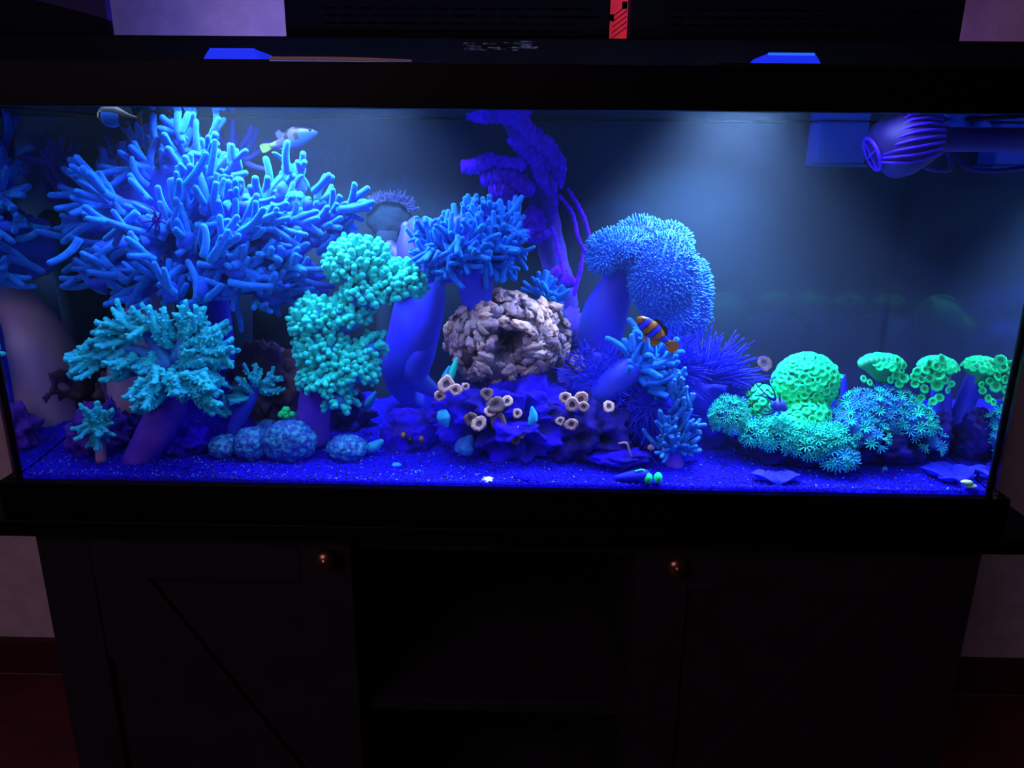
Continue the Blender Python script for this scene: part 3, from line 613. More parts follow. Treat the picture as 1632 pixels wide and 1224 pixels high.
for (pts, grp) in [
    ([(275,590),(240,540),(200,518)], [(232,515,150,7),(205,512,165,7),(190,528,185,6)]),
    ([(270,585),(225,560),(160,550)], [(165,545,175,7),(145,560,205,7),(135,575,235,7),(185,555,225,6),(160,575,240,5)]),
    ([(262,590),(225,590),(208,595)], [(215,578,240,6),(232,575,230,5),(203,585,250,5)]),
    ([(280,575),(300,530),(320,505)], [(292,512,95,6),(318,512,70,5),(305,530,40,6),(265,525,110,5)]),
    ([(285,580),(320,555),(350,548)], [(335,535,18,8),(345,555,352,8),(330,575,340,7),(315,550,20,6)]),
    ([(285,590),(318,590),(340,598)], [(335,598,335,7),(318,605,320,6),(305,575,350,6)]),
    ([(275,600),(262,620),(250,630)], [(252,620,250,7),(240,630,262,7),(262,608,270,5)]),
    ([(278,600),(295,620),(310,632)], [(295,615,300,7),(312,628,312,7),(325,625,330,5),(280,605,285,5)])]:
    MB().add(*tube(curve([at(x, y, .048 if y > 600 else .075) for x, y in pts], 10), lerp([0.009, 0.007, 0.005], 10), 12)).build('branch', M['cyan_core'], ta)
    for (px, py, a, n) in grp: fingers(ta, CF, at(px, py, .042 if py >= 600 else .068), imgdir(a, 0.3), n, 36*mpp(.07), 10*mpp(.07), 0.24, 0.012, name='branchlet')
for (px, py, a, n) in [(300,560,30,6),(262,545,110,5),(292,592,350,4),(212,535,150,4)]: fingers(ta, CF, at(px, py, .066), imgdir(a, 0.5), n, 30*mpp(.07), 9.5*mpp(.07), 0.3, 0.012, name='branchlet')
tb = thing('branching_coral', 'small turquoise branching coral in front of the violet rock', 'coral', tuple(at(160, 735, 0.045)))
MB().add(*tube(curve([at(162, 735, .045), at(160, 712, .045), at(157, 680, .05)], 8), lerp([0.007, 0.006, 0.006], 8), 12)).build('stalk', M['trunk'], tb)
for a, n in ((110, 4), (70, 5), (40, 4), (15, 4), (150, 4), (235, 6), (265, 6), (300, 5), (205, 3)):
    fingers(tb, CF, at(157, 676, .045), imgdir(a, 0.3), n, 40*mpp(.045), 8*mpp(.045), 0.2, 0.006, name='branchlet')
tcx = thing('branching_coral', 'smallest dim turquoise branching coral on a blue stalk before the brown rock', 'coral', tuple(at(374, 690, 0.11)))
MB().add(*tube(curve([at(372, 692, .11), at(380, 665, .11), at(398, 635, .11), at(405, 615, .11)], 10), lerp([0.009, 0.012, 0.01, 0.007], 10), 12)).build('stalk', M['blue_stalk'], tcx)
for (px, py, a, n) in [(410,605,85,6),(425,612,35,6),(425,622,10,5),(388,625,200,6),(395,612,130,4),(360,655,160,3)]:
    fingers(tcx, CF, at(px, py, .105), imgdir(a, 0.3), n, 28*mpp(.105), 7.5*mpp(.105), 0.28, 0.008, name='branchlet')
td = thing('branching_coral', 'bright turquoise knobbly coral with plump purple stalk in front of the smooth coral', 'coral', tuple(at(505, 700, 0.10)))
MB().add(*tube(curve([at(500, 705, .11), at(500, 660, .105), at(510, 600, .105), at(530, 540, .11), at(560, 480, .12)], 20), lerp([0.021, 0.022, 0.020, 0.018, 0.014], 20), 20)).build('stalk', M['purple_stalk'], td)['label'] = 'plump purple stalk'
for (px, py, rx, ry, Y, a, n) in [(572,425,52,44,.095,62,58),(632,452,42,34,.095,25,42),(585,470,40,26,.09,60,24),(505,512,38,36,.085,120,34),(548,505,40,28,.09,60,26),
                                  (515,560,44,34,.08,110,36),(562,585,40,34,.08,10,34),(520,600,42,30,.075,250,30),(590,555,22,20,.09,20,10),(540,635,26,20,.075,280,10)]:
    c = at(px, py, Y+0.02); s = mpp(Y); R3 = np.array([rx*s*0.85, 0.024, ry*s*0.85])
    MB().add(*blob(c, R3, 3, 0.12, 3, px)).build('branch', M['cyan_core'], td)
    dirs = [q for q in fib(n*2) if q[1] < 0.35]
    for q in dirs[:n]:
        p = c+q*R3; L = random.uniform(13, 20)*s
        d = jit(q*0.8+imgdir(a, 0.3)*0.7, 0.15)
        place('polyp', random.choice(GF), td, p-d*L*0.15, d, random.uniform(9.5, 12)*s/0.5, L)
gz = thing('green_buds', 'tiny cluster of green knobs beside the plump purple stalk', 'coral', tuple(at(455, 665, 0.10)))
for k in range(9):
    p = at(455+random.uniform(-11, 11), 656+random.uniform(-7, 7), 0.095)
    MB().add(*blob(p, (0.0042,)*3, 2, 0.1, 3, k)).build('knob', M['green'], gz)

# ------------------------------------------------------------------ mushroom corals and bits beside them
for k, (px, py, rx, ry, lab) in enumerate([(358,712,25,20,'smallest rounded blue mushroom coral at the end of the row'),(402,708,30,29,'tall oval blue mushroom coral second in the row'),
        (462,704,46,36,'widest ridged blue mushroom coral in the middle of the row'),(480,682,38,28,'blue mushroom coral tucked behind the widest one'),
        (553,714,33,22,'lone egg-shaped blue mushroom coral beside the pale tube'),(426,690,24,22,'blue mushroom coral half hidden between two wider ones')]):
    Y = ground(px, py+ry*0.8)[1]+(0.02 if k in (3, 5) else 0.006); s = mpp(Y); c = at(px, py, Y)
    tag(MB().add(*blob(c, (rx*s, 0.022, ry*s), 5, 0.10, 2.2, 50+k, lumps=0.05, lfreq=9)).build('mushroom_coral', M['mushroom'], origin=(c[0], c[1], c[2]-ry*s*0.8)), lab, 'coral', 'mushroom corals')
def tube_bit(name, pts, r, m, label, cat, Y, group=None):
    P = curve([at(x, y, Y) for x, y in pts], 12); return tag(MB().add(*tube(P, lerp(r, 12), 12)).build(name, M[m], origin=P[0]), label, cat, group)
tube_bit('sponge', [(583,655),(590,640),(598,626)], [0.003, 0.006, 0.005, 0.002], 'star', 'pale blue leaf-shaped sponge hanging in the dark gap', 'sponge', 0.16)
tube_bit('tube_sponge', [(585,716),(597,711),(607,704)], [0.006, 0.0075, 0.0065, 0.004], 'star', 'pale blue stubby tube sponge beside the lone mushroom coral', 'sponge', 0.085)

# ------------------------------------------------------------------ tube polyps on the rocks
def zoa(px, py, r, Y, label, a=(0, -1, 0.35), dim=False, tall=1.0):
    c = at(px, py, Y); rr = r*mpp(Y); mb = MB(); n = 18; prof = [(0.55, -1.6*tall), (0.6, -0.6), (0.85, -0.15), (1.0, 0.12), (0.8, 0.22), (0.42, 0.10), (0.2, -0.1)]
    Rm = np.array(frame(a)); V = []
    for i, (k, z) in enumerate(prof):
        for j in range(n):
            kk = k*(1+(0.03 if 2 <= i <= 4 else 0)*math.cos(j*PI)+0.4*mnoise.noise(Vector((px*1.3+0.9*math.cos(2*PI*j/n), py*1.7+0.9*math.sin(2*PI*j/n), z*.5)))); t = 2*PI*j/n
            V.append(c+Rm@np.array([kk*math.cos(t), kk*math.sin(t), z+(0.1*math.cos(j*PI) if i == 4 else 0)])*rr)
    f = [(i*n+j, i*n+(j+1) % n, (i+1)*n+(j+1) % n, (i+1)*n+j) for i in range(len(prof)-1) for j in range(n)]
    mi = [1 if i >= 5 else 0 for i in range(len(prof)-1) for j in range(n)]
    f.append(tuple((len(prof)-1)*n+j for j in range(n))); mi.append(1)
    o = mb.add(V, f, mi).build('tube_polyp', [M['zoa_dim' if dim else 'zoa'], M['zoa_dark']], origin=c)
    tag(o, label, 'polyp', 'tube polyps on the rocks')
zl = [(712,612,14,.055,'pinkish tube polyp at the top corner of the broad blue rock',0),(726,622,11,.05,'pale tube polyp just below the corner one',0),(700,632,9,.055,'small pink polyp hanging off the corner of the blue rock',0),
      (742,616,7,.06,'tiny pale polyp beside the corner cluster',0),(775,628,11,.06,'dark-mouthed brown tube polyp high on the blue rock',1),(790,645,15,.05,'big brownish cup polyp in the middle of the blue rock',1),
      (808,640,9,.05,'knobbly pink polyp beside the big brown cup',0),(781,655,10,.05,'white-edged polyp under the big brown cup',0),(764,676,13,.045,'pale feathery star-mouthed tube polyp low on the blue rock',0),
      (750,668,12,.05,'shaded brown polyp beside the feathery one',1),(794,670,14,.05,'brown barrel polyp below the big cup',1),(824,659,8,.05,'small round cream polyp near the blue hollow',0),
      (830,688,10,.05,'slanting pink polyp at the end of a brown tube',0),(822,702,7,.05,'tiny brown polyp near the bottom of the blue rock',1),
      (900,634,10,.06,'cream polyp on the outer edge of the pale cluster',0),(912,645,12,.055,'cream polyp in the middle of the pale cluster',0),(925,636,12,.06,'largest cream polyp of the pale cluster',0),
      (930,648,9,.055,'cream ribbed polyp next to the leaning stalk',0),(970,648,10,.055,'single cream oval polyp under the leaning stalk',0),(911,676,11,.05,'white flower polyp on the dark craggy rock',0),
      (893,671,7,.055,'small greenish-white polyp beside the flower polyp',0),(922,580,14,.12,'fuzzy brown disc polyp above the blue fringe',1),(1217,579,12,.322,'lone mauve disc polyp on the dark back film by the green dome',1)]
for k, (px, py, r, Y, lab, dim) in enumerate(zl):
    zoa(px, py, r, Y, lab, a=(random.uniform(-.5, .5), -1, random.uniform(0.0, .6)), dim=bool(dim))
tube_bit('tube_sponge', [(738,720),(742,708),(748,700)], [0.012, 0.013, 0.010, 0.006], 'star_body', 'dark teal ball sponge under the broad blue rock', 'sponge', .06)
tube_bit('sponge', [(845,678),(850,664),(848,650)], [0.003, 0.006, 0.005, 0.002], 'star', 'bright blue sponge beside the round hollow of the blue rock', 'sponge', .05)
tube_bit('sponge', [(705,655),(708,668),(712,678)], [0.006, 0.009, 0.007, 0.003], 'star', 'teal drooping sponge below the pink corner polyps', 'sponge', .06)
tube_bit('sponge', [(715,612),(722,590),(728,572)], [0.003, 0.005, 0.004, 0.002], 'star_green', 'turquoise thin sponge between the two centre rocks', 'sponge', .09)
tube_bit('sponge', [(705,618),(710,600),(716,585)], [0.003, 0.005, 0.004, 0.002], 'star', 'blue thin sponge at the corner between the centre rocks', 'sponge', .09)
tube_bit('worm', [(985,707),(998,706),(1002,716),(1006,728)], [0.0012, 0.0016, 0.0016, 0.001], 'warm', 'thin tan worm curving over the dark rock foot', 'worm', .045)
for k, (px, py, r, lab) in enumerate([(1038,713,7,'larger mauve pebble beside the teal finger coral'),(1057,715,4,'small mauve pebble nearest the teal finger coral stalk'),(1083,708,3,'tiny pink pebble right beside the teal coral'),(1052,694,3,'tiny pink speck above the mauve pebbles')]):
    tag(MB().add(*blob(at(px, py, .07), (r*.0007, .003, r*.0006), 2, .2, 3, k)).build('pebble', M['zoa']), lab, 'pebble')

# ------------------------------------------------------------------ toadstool coral, anemone, fringes
to = thing('toadstool_coral', 'toadstool coral with bristly folded blue cap behind the clownfish', 'coral', tuple(at(960, 600, 0.17)))
MB().add(*tube(curve([at(958, 600, .18), at(955, 550, .18), at(965, 500, .18), at(985, 450, .18), at(990, 410, .18)], 20), lerp([0.022, 0.030, 0.032, 0.022, 0.024], 20), 22)).build('stalk', M['blue_stalk'], to)
MB().add(*tube(curve([at(955, 560, .17), at(950, 600, .165), at(965, 622, .165)], 10), lerp([0.02, 0.022, 0.01], 10), 16)).build('foot', M['blue_stalk'], to)
mbp = MB()
for (px, py, rx, ry, Y, n) in [(990,395,48,26,.15,500),(1020,375,34,24,.18,260),(1058,440,50,62,.135,900),(1070,490,42,56,.145,600),(1105,480,24,62,.16,420),(1062,390,36,30,.165,360),(962,412,22,20,.15,160)]:
    c = at(px, py, Y); s = mpp(Y); R3 = np.array([rx*s, 0.028, ry*s])
    MB().add(*blob(c, R3, 4, 0.10, 2.5, px)).build('cap_fold', M['toad'], to)
    q = np.array([v for v in fib(n*2) if v[1] < 0.35]); q = q+rng.normal(0, 0.02, q.shape); q /= np.linalg.norm(q, axis=1)[:, None]
    nn = q/(R3/R3.mean()); nn /= np.linalg.norm(nn, axis=1)[:, None]; nn += rng.normal(0, .18, nn.shape); nn /= np.linalg.norm(nn, axis=1)[:, None]
    mbp.add(*spikes(c+q*R3*1.0, nn, rng.uniform(4, 9, len(q))*s, 1.25*s, 0.1, tip=0.9))
tag(mbp.build('polyp_fuzz', M['toad_polyp'], to), kind='stuff')
an = thing('anemone', 'spiky deep-blue anemone with long thin tentacles beside the toadstool coral', 'anemone', tuple(at(1125, 680, 0.13)))
MB().add(*blob(at(1130, 632, .15), (0.042, 0.03, 0.036), 4, 0.14, 2.5, 61)).build('body', M['anemone'], an)
def fan(c, a0, a1, n, l0, l1, r, Y, par, m, name='tentacles', bend=0.12, rad=20, toward=(0, 0.9)):
    A = rng.uniform(a0, a1, n); s = mpp(Y)
    P = np.array([at(c[0]+rad*math.cos(math.radians(a))*k, c[1]-rad*math.sin(math.radians(a))*k, Y) for a, k in zip(A, rng.uniform(0, 1, n))])
    Dd = np.array([jit(imgdir(a, rng.uniform(*toward)), 0.12) for a in A])
    tag(MB().add(*spikes(P, Dd, rng.uniform(l0, l1, n)*s, r*s, bend)).build(name, m, par), kind='stuff')
fan((1120, 612), 5, 150, 260, 40, 78, 1.5, .125, an, M['anemone'], rad=34)
fan((1145, 640), -40, 60, 120, 20, 46, 1.5, .125, an, M['anemone'], rad=34)
fan((1070, 590), -60, 110, 160, 20, 48, 1.3, .11, an, M['anemone'], rad=30)
fr = thing('fringe_coral', 'low carpet of fine curling blue tentacles over the rock under the clownfish', 'coral', tuple(at(990, 660, 0.11)))
MB().add(*blob(at(985, 625, .14), (0.066, 0.03, 0.032), 4, 0.2, 2.5, 62)).build('body', M['anemone'], fr)
MB().add(*blob(at(1040, 655, .115), (0.05, 0.028, 0.045), 4, 0.2, 2.5, 63)).build('body', M['anemone'], fr)
fan((960, 612), 0, 180, 300, 8, 22, 1.2, .105, fr, M['anemone'], bend=0.6, rad=60)
fan((1035, 650), 0, 360, 500, 8, 24, 1.2, .085, fr, M['anemone'], bend=0.6, rad=60)
fan((1015, 600), 70, 160, 40, 20, 40, 1.1, .11, fr, M['anemone'], bend=0.2, rad=25)

# violet tree coral at the back
vt = thing('tree_coral', 'violet fuzzy tree coral with trailing strands hanging near the back', 'coral', tuple(at(890, 440, 0.26)))
def vb(pts, r, Y=.25, m='violet', name='branch', seg=14, n=40, bump=0.22):
    P = curve([at(x, y, Y) for x, y in pts], n)
    MB().add(*tube(P, lerp(r, n), seg, bump=bump, seed=int(pts[0][0]))).build(name, M[m], vt)
vb([(905,520),(900,470),(885,420),(868,340),(860,280),(835,230),(812,190),(800,160)], [.016,.018,.02,.02,.018,.014,.012,.01], .28, 'violet_dim', 'stalk', 16, 50, .05)
vb([(822,180),(840,210),(870,240),(888,262),(890,285)], [.012,.015,.016,.014,.008])
vb([(815,215),(840,240),(865,260),(880,262)], [.010,.013,.012,.008], .245)
vb([(745,178),(770,182),(790,182),(810,190)], [.010,.012,.011,.009], .25)
vb([(735,266),(760,265),(780,256),(800,258),(830,262)], [.008,.011,.010,.008,.009], .24)
vb([(765,285),(790,283),(815,285),(840,300)], [.009,.014,.014,.012], .245)
vb([(780,310),(800,308),(812,318)], [.012,.017,.014], .24)
vb([(835,340),(848,350),(852,372),(868,372)], [.014,.018,.015,.008], .25)
vb([(850,250),(862,280),(875,305)], [.008,.010,.006], .24)
vb([(880,430),(895,445),(910,450)], [.010,.014,.008], .25)
vb([(860,500),(900,520),(930,560),(920,610)], [.02,.03,.034,.03], .27, 'violet_dim')
for pts in ([(893,260),(898,280),(894,298)], [(885,290),(886,330),(880,350)], [(890,310),(912,340),(922,380),(940,412)], [(905,300),(930,345),(944,395)], [(880,360),(890,400),(898,435)], [(930,400),(925,430),(915,470)]):
    vb(pts, [.0025,.003,.0026], .235, 'violet', 'strand', 8, 30, .25)

# ------------------------------------------------------------------ green polyp corals
def polyp_mesh(name, mats, up=0.5):
    n = 14; prof = [(0.45, -up), (0.55, -0.2), (0.95, 0.0), (1.0, 0.12), (0.82, 0.24), (0.50, 0.17), (0.30, 0.04), (0.08, 0.0)]
    V = [(k*(1+(0.035 if 1 < i < 5 else 0)*math.cos(j*PI))*math.cos(2*PI*j/n), k*(1+(0.035 if 1 < i < 5 else 0)*math.cos(j*PI))*math.sin(2*PI*j/n), z) for i, (k, z) in enumerate(prof) for j in range(n)]
    f = [(i*n+j, i*n+(j+1) % n, (i+1)*n+(j+1) % n, (i+1)*n+j) for i in range(len(prof)-1) for j in range(n)]
    mi = [0 if i in (0, 1) else (1 if i < 5 else 2) for i in range(len(prof)-1) for j in range(n)]
    f.append(tuple((len(prof)-1)*n+j for j in range(n))); mi.append(2)
    return MB().add(V, f, mi).mesh(name, mats)
GP = polyp_mesh('polyp', [M['green_body'], M['green_tip'], M['green_pit']])
GP2 = polyp_mesh('polyp', [M['green_body'], M['green_tip'], M['green']])
def cover(par, c, R3, n, rad, meshes, tilt=(0, -0.2, 0.15), cond=lambda q: q[1] < 0.25, name='polyp', jx=0.1):
    for q in fib(n):
        if not cond(q): continue
        q = q+rng.normal(0, 0.03, 3); q /= np.linalg.norm(q)
        nn = q/(R3/R3.mean()); nn = nn/np.linalg.norm(nn)+np.array(tilt); r = rad*random.uniform(0.85, 1.15)
        d = jit(nn, jx); place(name, random.choice(meshes), par, c+q*R3+d*r*0.2, d, r, r)
g1 = thing('green_polyp_coral', 'largest glowing green polyp dome next to the spiny blue creature', 'coral', tuple(at(1280, 690, 0.12)))
for (px, py, rx, ry, Y, n, rp) in [(1283,612,49,48,.115,230,7.2),(1213,638,20,24,.10,44,6),(1285,658,34,24,.10,60,8),(1262,672,18,14,.085,26,8)]:
    c = at(px, py, Y); s = mpp(Y); R3 = np.array([rx*s, 0.026, ry*s])
    MB().add(*blob(c, R3*0.97, 4, 0.05, 2.5, px)).build('body', M['green_body'], g1)
    cover(g1, c, R3, n, rp*s, [GP, GP2] if py < 630 else [GP])
MB().add(*tube(curve([at(1348, 690, .13), at(1346, 650, .13), at(1345, 600, .13)], 8), [0.010, 0.010, 0.009, 0.008, 0.006, 0.005, 0.004, 0.003], 12)).build('stalk', M['blue_stalk'], g1)
place('polyp', GP2, g1, at(1340, 600, .11), (0.3, -0.6, 0.7), 5*.00075, 5*.00075); place('polyp', GP2, g1, at(1331, 585, .11), (0.3, -0.6, 0.7), 6*.00075, 6*.00075)
def crest(px0, px1, py, Y, label, polys, stalkx, base):
    t = thing('green_polyp_coral', label, 'coral', tuple(at(stalkx, base, Y)))
    s = mpp(Y); cx = (px0+px1)/2; hw = (px1-px0)/2
    MB().add(*tube(curve([at(stalkx, base, Y), at(stalkx, py+38, Y), at(cx, py+16, Y)], 12), lerp([0.013, 0.012, 0.010], 12), 16)).build('stalk', M['blue_stalk'], t)
    for k in range(9):                             # ribbed tubes fanning up to the crest
        u = (k-4)/4.0; MB().add(*tube(curve([at(stalkx+u*8, py+42, Y-.008), at(cx+u*hw*0.6, py+20, Y-.012), at(cx+u*hw*0.88, py+6+7*u*u, Y-.012)], 7), lerp([0.003, 0.004, 0.0055], 7), 8)).build('tube', M['green_body'], t)
    c = at(cx, py+15, Y); R3 = np.array([hw*s*0.92, 0.022, 17*s])
    MB().add(*blob(c, R3*0.9, 3, 0.05, 2.5, px0)).build('body', M['green_body'], t)
    cover(t, c, R3, 100, 6.0*s, [GP2], cond=lambda q: q[2] > 0.12 and q[1] < 0.6)
    for (x, y, r) in polys: place('polyp', GP, t, at(x, y, Y-.02), (random.uniform(-.6, .6), -1, random.uniform(-0.1, .8)), r*s*random.uniform(.85, 1.15), r*s)
crest(1370, 1440, 568, .115, 'green polyp crest with blue stalk rising above the blue dome', [(1424,583,7),(1436,590,7),(1428,598,8),(1440,603,8),(1433,612,8),(1419,606,7),(1376,604,7),(1386,610,6),(1430,575,7)], 1412, 640)
crest(1466, 1524, 572, .115, 'green polyp crest between the blue dome and side glass', [(1462,592,8),(1475,590,8),(1492,584,9),(1508,588,8),(1496,598,9),(1482,603,8),(1468,605,7),(1505,606,8),(1493,614,9),(1458,612,7),(1473,620,7),(1487,640,8),(1468,634,7),(1497,634,7),(1516,612,6),(1510,622,6),(1458,600,7),(1480,580,8),(1500,573,8)], 1500, 690)

# ------------------------------------------------------------------ star polyps
def star_mesh(name, m, n=9, lift=0.75):
    mb = MB()
    for k in range(n):
        t = 2*PI*k/n; d = np.array([math.cos(t), math.sin(t), 0])
        P = np.array([d*0.12, d*0.42+[0, 0, lift*0.5], d*0.8+[0, 0, lift*0.85], d*1.05+[0, 0, lift*0.8]])
        mb.add(*tube(P, [0.13, 0.12, 0.1, 0.07], 5, flat=0.7))
    mb.add(*tube([(0, 0, -0.7), (0, 0, 0.15)], [0.16, 0.2], 6)); return mb.mesh(name, m)
SP = [star_mesh('polyp', M['star'], 9), star_mesh('polyp', M['star'], 8, 1.0), star_mesh('polyp', M['star_green'], 9, 0.9)]
SG = [star_mesh('polyp', M['star_green'], 10, 1.3), star_mesh('polyp', M['star_green'], 9, 1.6)]
sp = thing('star_polyp_coral', 'big dome of blue star polyps on a dark rock', 'coral', tuple(at(1400, 720, 0.10)))
for (px, py, rx, ry, Y, n) in [(1400,655,62,34,.10,150),(1352,680,32,30,.085,60),(1448,672,34,26,.09,70),(1382,690,24,18,.075,30),(1478,697,12,18,.085,18)]:
    c = at(px, py, Y); s = mpp(Y); R3 = np.array([rx*s, 0.03, ry*s])
    MB().add(*blob(c, R3*0.92, 4, 0.10, 2.5, px)).build('body', M['star_body'], sp)
    cover(sp, c, R3, n, 8.5*s, SP, cond=lambda q: q[1] < 0.3 and q[2] > -0.55, jx=0.25)
tl = ['rounded turquoise polyp tuft nearest the anemone', 'turquoise polyp tuft under the spiny blue creature', 'turquoise polyp tuft below the green dome edge', 'turquoise polyp tuft leaning in the middle of the row', 'lowest dim turquoise polyp tuft touching the gravel', 'turquoise polyp tuft merging into the blue dome']
for k, (px, py, rx, ry, Y, n, r) in enumerate([(1162,662,28,30,.09,90,7),(1212,688,26,22,.08,60,9),(1240,692,26,24,.07,56,10),(1290,702,32,22,.065,64,10),(1335,728,30,14,.055,44,10),(1325,700,28,20,.07,56,9)]):
    c = at(px, py, Y); s = mpp(Y); R3 = np.array([rx*s*0.8, 0.016, ry*s*0.8])
    t = thing('polyp_tuft', tl[k], 'coral', tuple(c-np.array([0, 0, R3[2]])), 'turquoise polyp tufts')
    MB().add(*blob(c, R3*0.9, 3, 0.08, 2.5, px)).build('body', M['star_body'], t)
    cover(t, c, R3, n, r*s, SG if k != 4 else SP, cond=lambda q: q[1] < 0.3 and q[2] > -0.75, jx=0.2)

# ------------------------------------------------------------------ fish and small animals
def fishbody(L, prof, zones, mats, width=0.5):
    n, sgm = 36, 20; V = []; f = []; mi = []
    xs = np.linspace(0, 1, n); h = np.interp(xs, [p[0] for p in prof], [p[1] for p in prof]); zc = np.interp(xs, [p[0] for p in prof], [p[2] for p in prof])
    for i in range(n):
        for j in range(sgm):
            t = 2*PI*j/sgm; V.append(((0.5-xs[i])*L, h[i]*width*math.cos(t)*L, (zc[i]+h[i]*math.sin(t))*L))
    for i in range(n-1):
        for j in range(sgm):
            k = (j+1) % sgm; f.append((i*sgm+j, (i+1)*sgm+j, (i+1)*sgm+k, i*sgm+k)); mi.append(zones((xs[i]+xs[i+1])/2, math.sin(2*PI*(j+.5)/sgm)))
    f.append(tuple(range(sgm))); mi.append(mi[0]); f.append(tuple(reversed(range((n-1)*sgm, n*sgm)))); mi.append(mi[-1])
    return MB().add(V, f, mi).mesh('body', mats)
def finm(pts, th, L, m, name):                    # fin outline in the fish's own x-z plane, given a real thickness
    n = len(pts); v = [(x*L, -th, z*L) for x, z in pts]+[(x*L, th, z*L) for x, z in pts]
    f = [tuple(range(n)), tuple(range(2*n-1, n-1, -1))]+[(i, i+n, (i+1) % n+n, (i+1) % n) for i in range(n)]
    return MB().add(v, f).mesh(name, m, smooth=False)
def fish(name, label, px, py, Y, Lpx, ang, prof, zones, mats, fins, width=0.5, turn=0.0, eye=(0.38, 0.06)):
    c = at(px, py, Y); L = Lpx*mpp(Y); t = thing(name, label, 'fish', tuple(c))
    a = math.radians(ang); x = Vector((math.cos(a)*math.cos(turn), math.sin(turn), math.sin(a)*math.cos(turn))).normalized()
    up = Vector((0, 0, 1)); y = up.cross(x).normalized(); z = x.cross(y); t.matrix_world = Matrix((x, y, z)).transposed().to_4x4(); t.location = c
    def ch(n_, me):
        o = bpy.data.objects.new(n_, me); C.objects.link(o); o.parent = t; return o
    ch('body', fishbody(L, prof, zones, mats, width))
    for (n_, pts, m) in fins: ch(n_, finm(pts, 0.012*L, L, M[m], n_))
    hh = np.interp(0.5-eye[0], [p[0] for p in prof], [p[1] for p in prof])
    for s in (-1, 1):
        ch('eye', MB().add(*blob((eye[0]*L, s*hh*width*0.85*L, eye[1]*L), (0.028*L,)*3, 2, 0)).mesh('eye', M['fblack']))
def clown(x, s):
    for a in (0.22, 0.52, 0.83):
        dd = abs(x-a-0.03*s); 
        if dd < 0.055: return 1
        if dd < 0.085: return 2
    return 0
fish('clownfish', 'clownfish with dark orange body and blue-white bands above the finger coral', 1041, 527, 0.06, 66, 142,
     [(0, .03, 0), (.06, .10, 0), (.2, .17, 0), (.42, .21, 0), (.62, .18, 0), (.8, .10, 0), (.92, .07, 0), (1, .075, 0)], clown, [M['orange'], M['band'], M['fblack']],
     [('tail_fin', [(-.46, .06), (-.60, .16), (-.72, .12), (-.76, 0), (-.72, -.12), (-.60, -.16), (-.46, -.06)], 'orange'),
      ('dorsal_fin', [(.22, .15), (.12, .27), (0, .29), (-.1, .25), (-.2, .27), (-.3, .2), (-.32, .08), (0, .18)], 'fblack'),
      ('anal_fin', [(-.05, -.19), (-.18, -.3), (-.3, -.24), (-.33, -.09)], 'orange'), ('pelvic_fin', [(.15, -.17), (.05, -.34), (-.04, -.3), (.02, -.19)], 'fbrown')], 0.5)
def toby(x, s):
    if s < -0.35: return 2 if x < 0.72 else 1
    for a in (0.36, 0.58):
        if abs(x-a-0.05*(1-s)) < 0.045 and s > -0.3: return 0
    if s > 0.75 and (x < 0.35 or 0.72 < x < 0.85): return 0
    if x > 0.86: return 3
    return 1 if x > 0.4 else 2
fish('saddled_puffer', 'small pale fish with black saddles and yellow tail near the waterline', 468, 221, 0.24, 74, 17,
     [(0, .02, -.02), (.06, .07, -.01), (.25, .15, .01), (.45, .20, .02), (.62, .17, .01), (.78, .09, 0), (.9, .06, 0), (1, .05, 0)], toby, [M['fblack'], M['fwhite'], M['fbelly'], M['fyellow']],
     [('tail_fin', [(-.47, .05), (-.62, .09), (-.70, .07), (-.70, -.07), (-.62, -.09), (-.47, -.05)], 'fyellow'),
      ('dorsal_fin', [(-.16, .14), (-.22, .24), (-.32, .2), (-.3, .08)], 'fwhite'), ('anal_fin', [(-.2, -.1), (-.28, -.19), (-.34, -.08)], 'fbelly')], 0.55)
def dark(x, s):
    if x < 0.07: return 2
    if 0.12 < x < 0.58 and s < 0.25: return 1
    return 2 if s < -0.75 and x < 0.5 else 0
fish('tang', 'dark plump fish with pale blue belly under the rim', 187, 186, 0.05, 58, 174,
     [(0, .05, -.02), (.06, .15, 0), (.2, .26, 0), (.42, .28, 0), (.6, .20, .01), (.78, .10, .02), (.9, .055, .02), (1, .05, .02)], dark, [M['fblack'], M['fbelly'], M['fbrown']],
     [('tail_fin', [(-.44, .05), (-.64, .24), (-.60, .02), (-.64, -.20), (-.44, -.03)], 'fblack'), ('dorsal_fin', [(.25, .2), (0, .34), (-.3, .26), (-.4, .1)], 'fblack'), ('anal_fin', [(-.02, -.22), (-.25, -.28), (-.36, -.1)], 'fblack')], 0.45)
us = thing('spiny_creature', 'small dark-blue creature with long thin spines on the green polyps', 'animal', tuple(at(1240, 646, 0.05)))
MB().add(*blob(at(1240, 645, .055), (0.0095, 0.008, 0.008), 3, 0.12, 2.5, 71)).build('body', M['bluebox'], us)
MB().add(*blob(at(1249, 650, .055), (0.005, 0.005, 0.005), 3, 0.12, 2.5, 72)).build('tail', M['bluebox'], us)
for pts in ([(1236,638),(1222,630),(1205,612)], [(1236,636),(1234,625),(1226,610)], [(1234,638),(1218,632),(1204,630)], [(1243,638),(1243,628)], [(1232,652),(1224,656),(1216,654)], [(1236,655),(1226,660),(1218,660)]):
    P = curve([at(x, y, .05) for x, y in pts], 8); MB().add(*tube(P, np.linspace(0.0013, 0.0006, 8), 6)).build('spine', M['crab'], us)
cr = thing('spider_crab', 'small dark-blue spider crab clinging among the giant coral fingers', 'crab', tuple(at(248, 352, 0.025)))
MB().add(*blob(at(249, 351, .022), (0.0045, 0.004, 0.006), 3, 0.1, 2.5, 73)).build('body', M['crab'], cr)
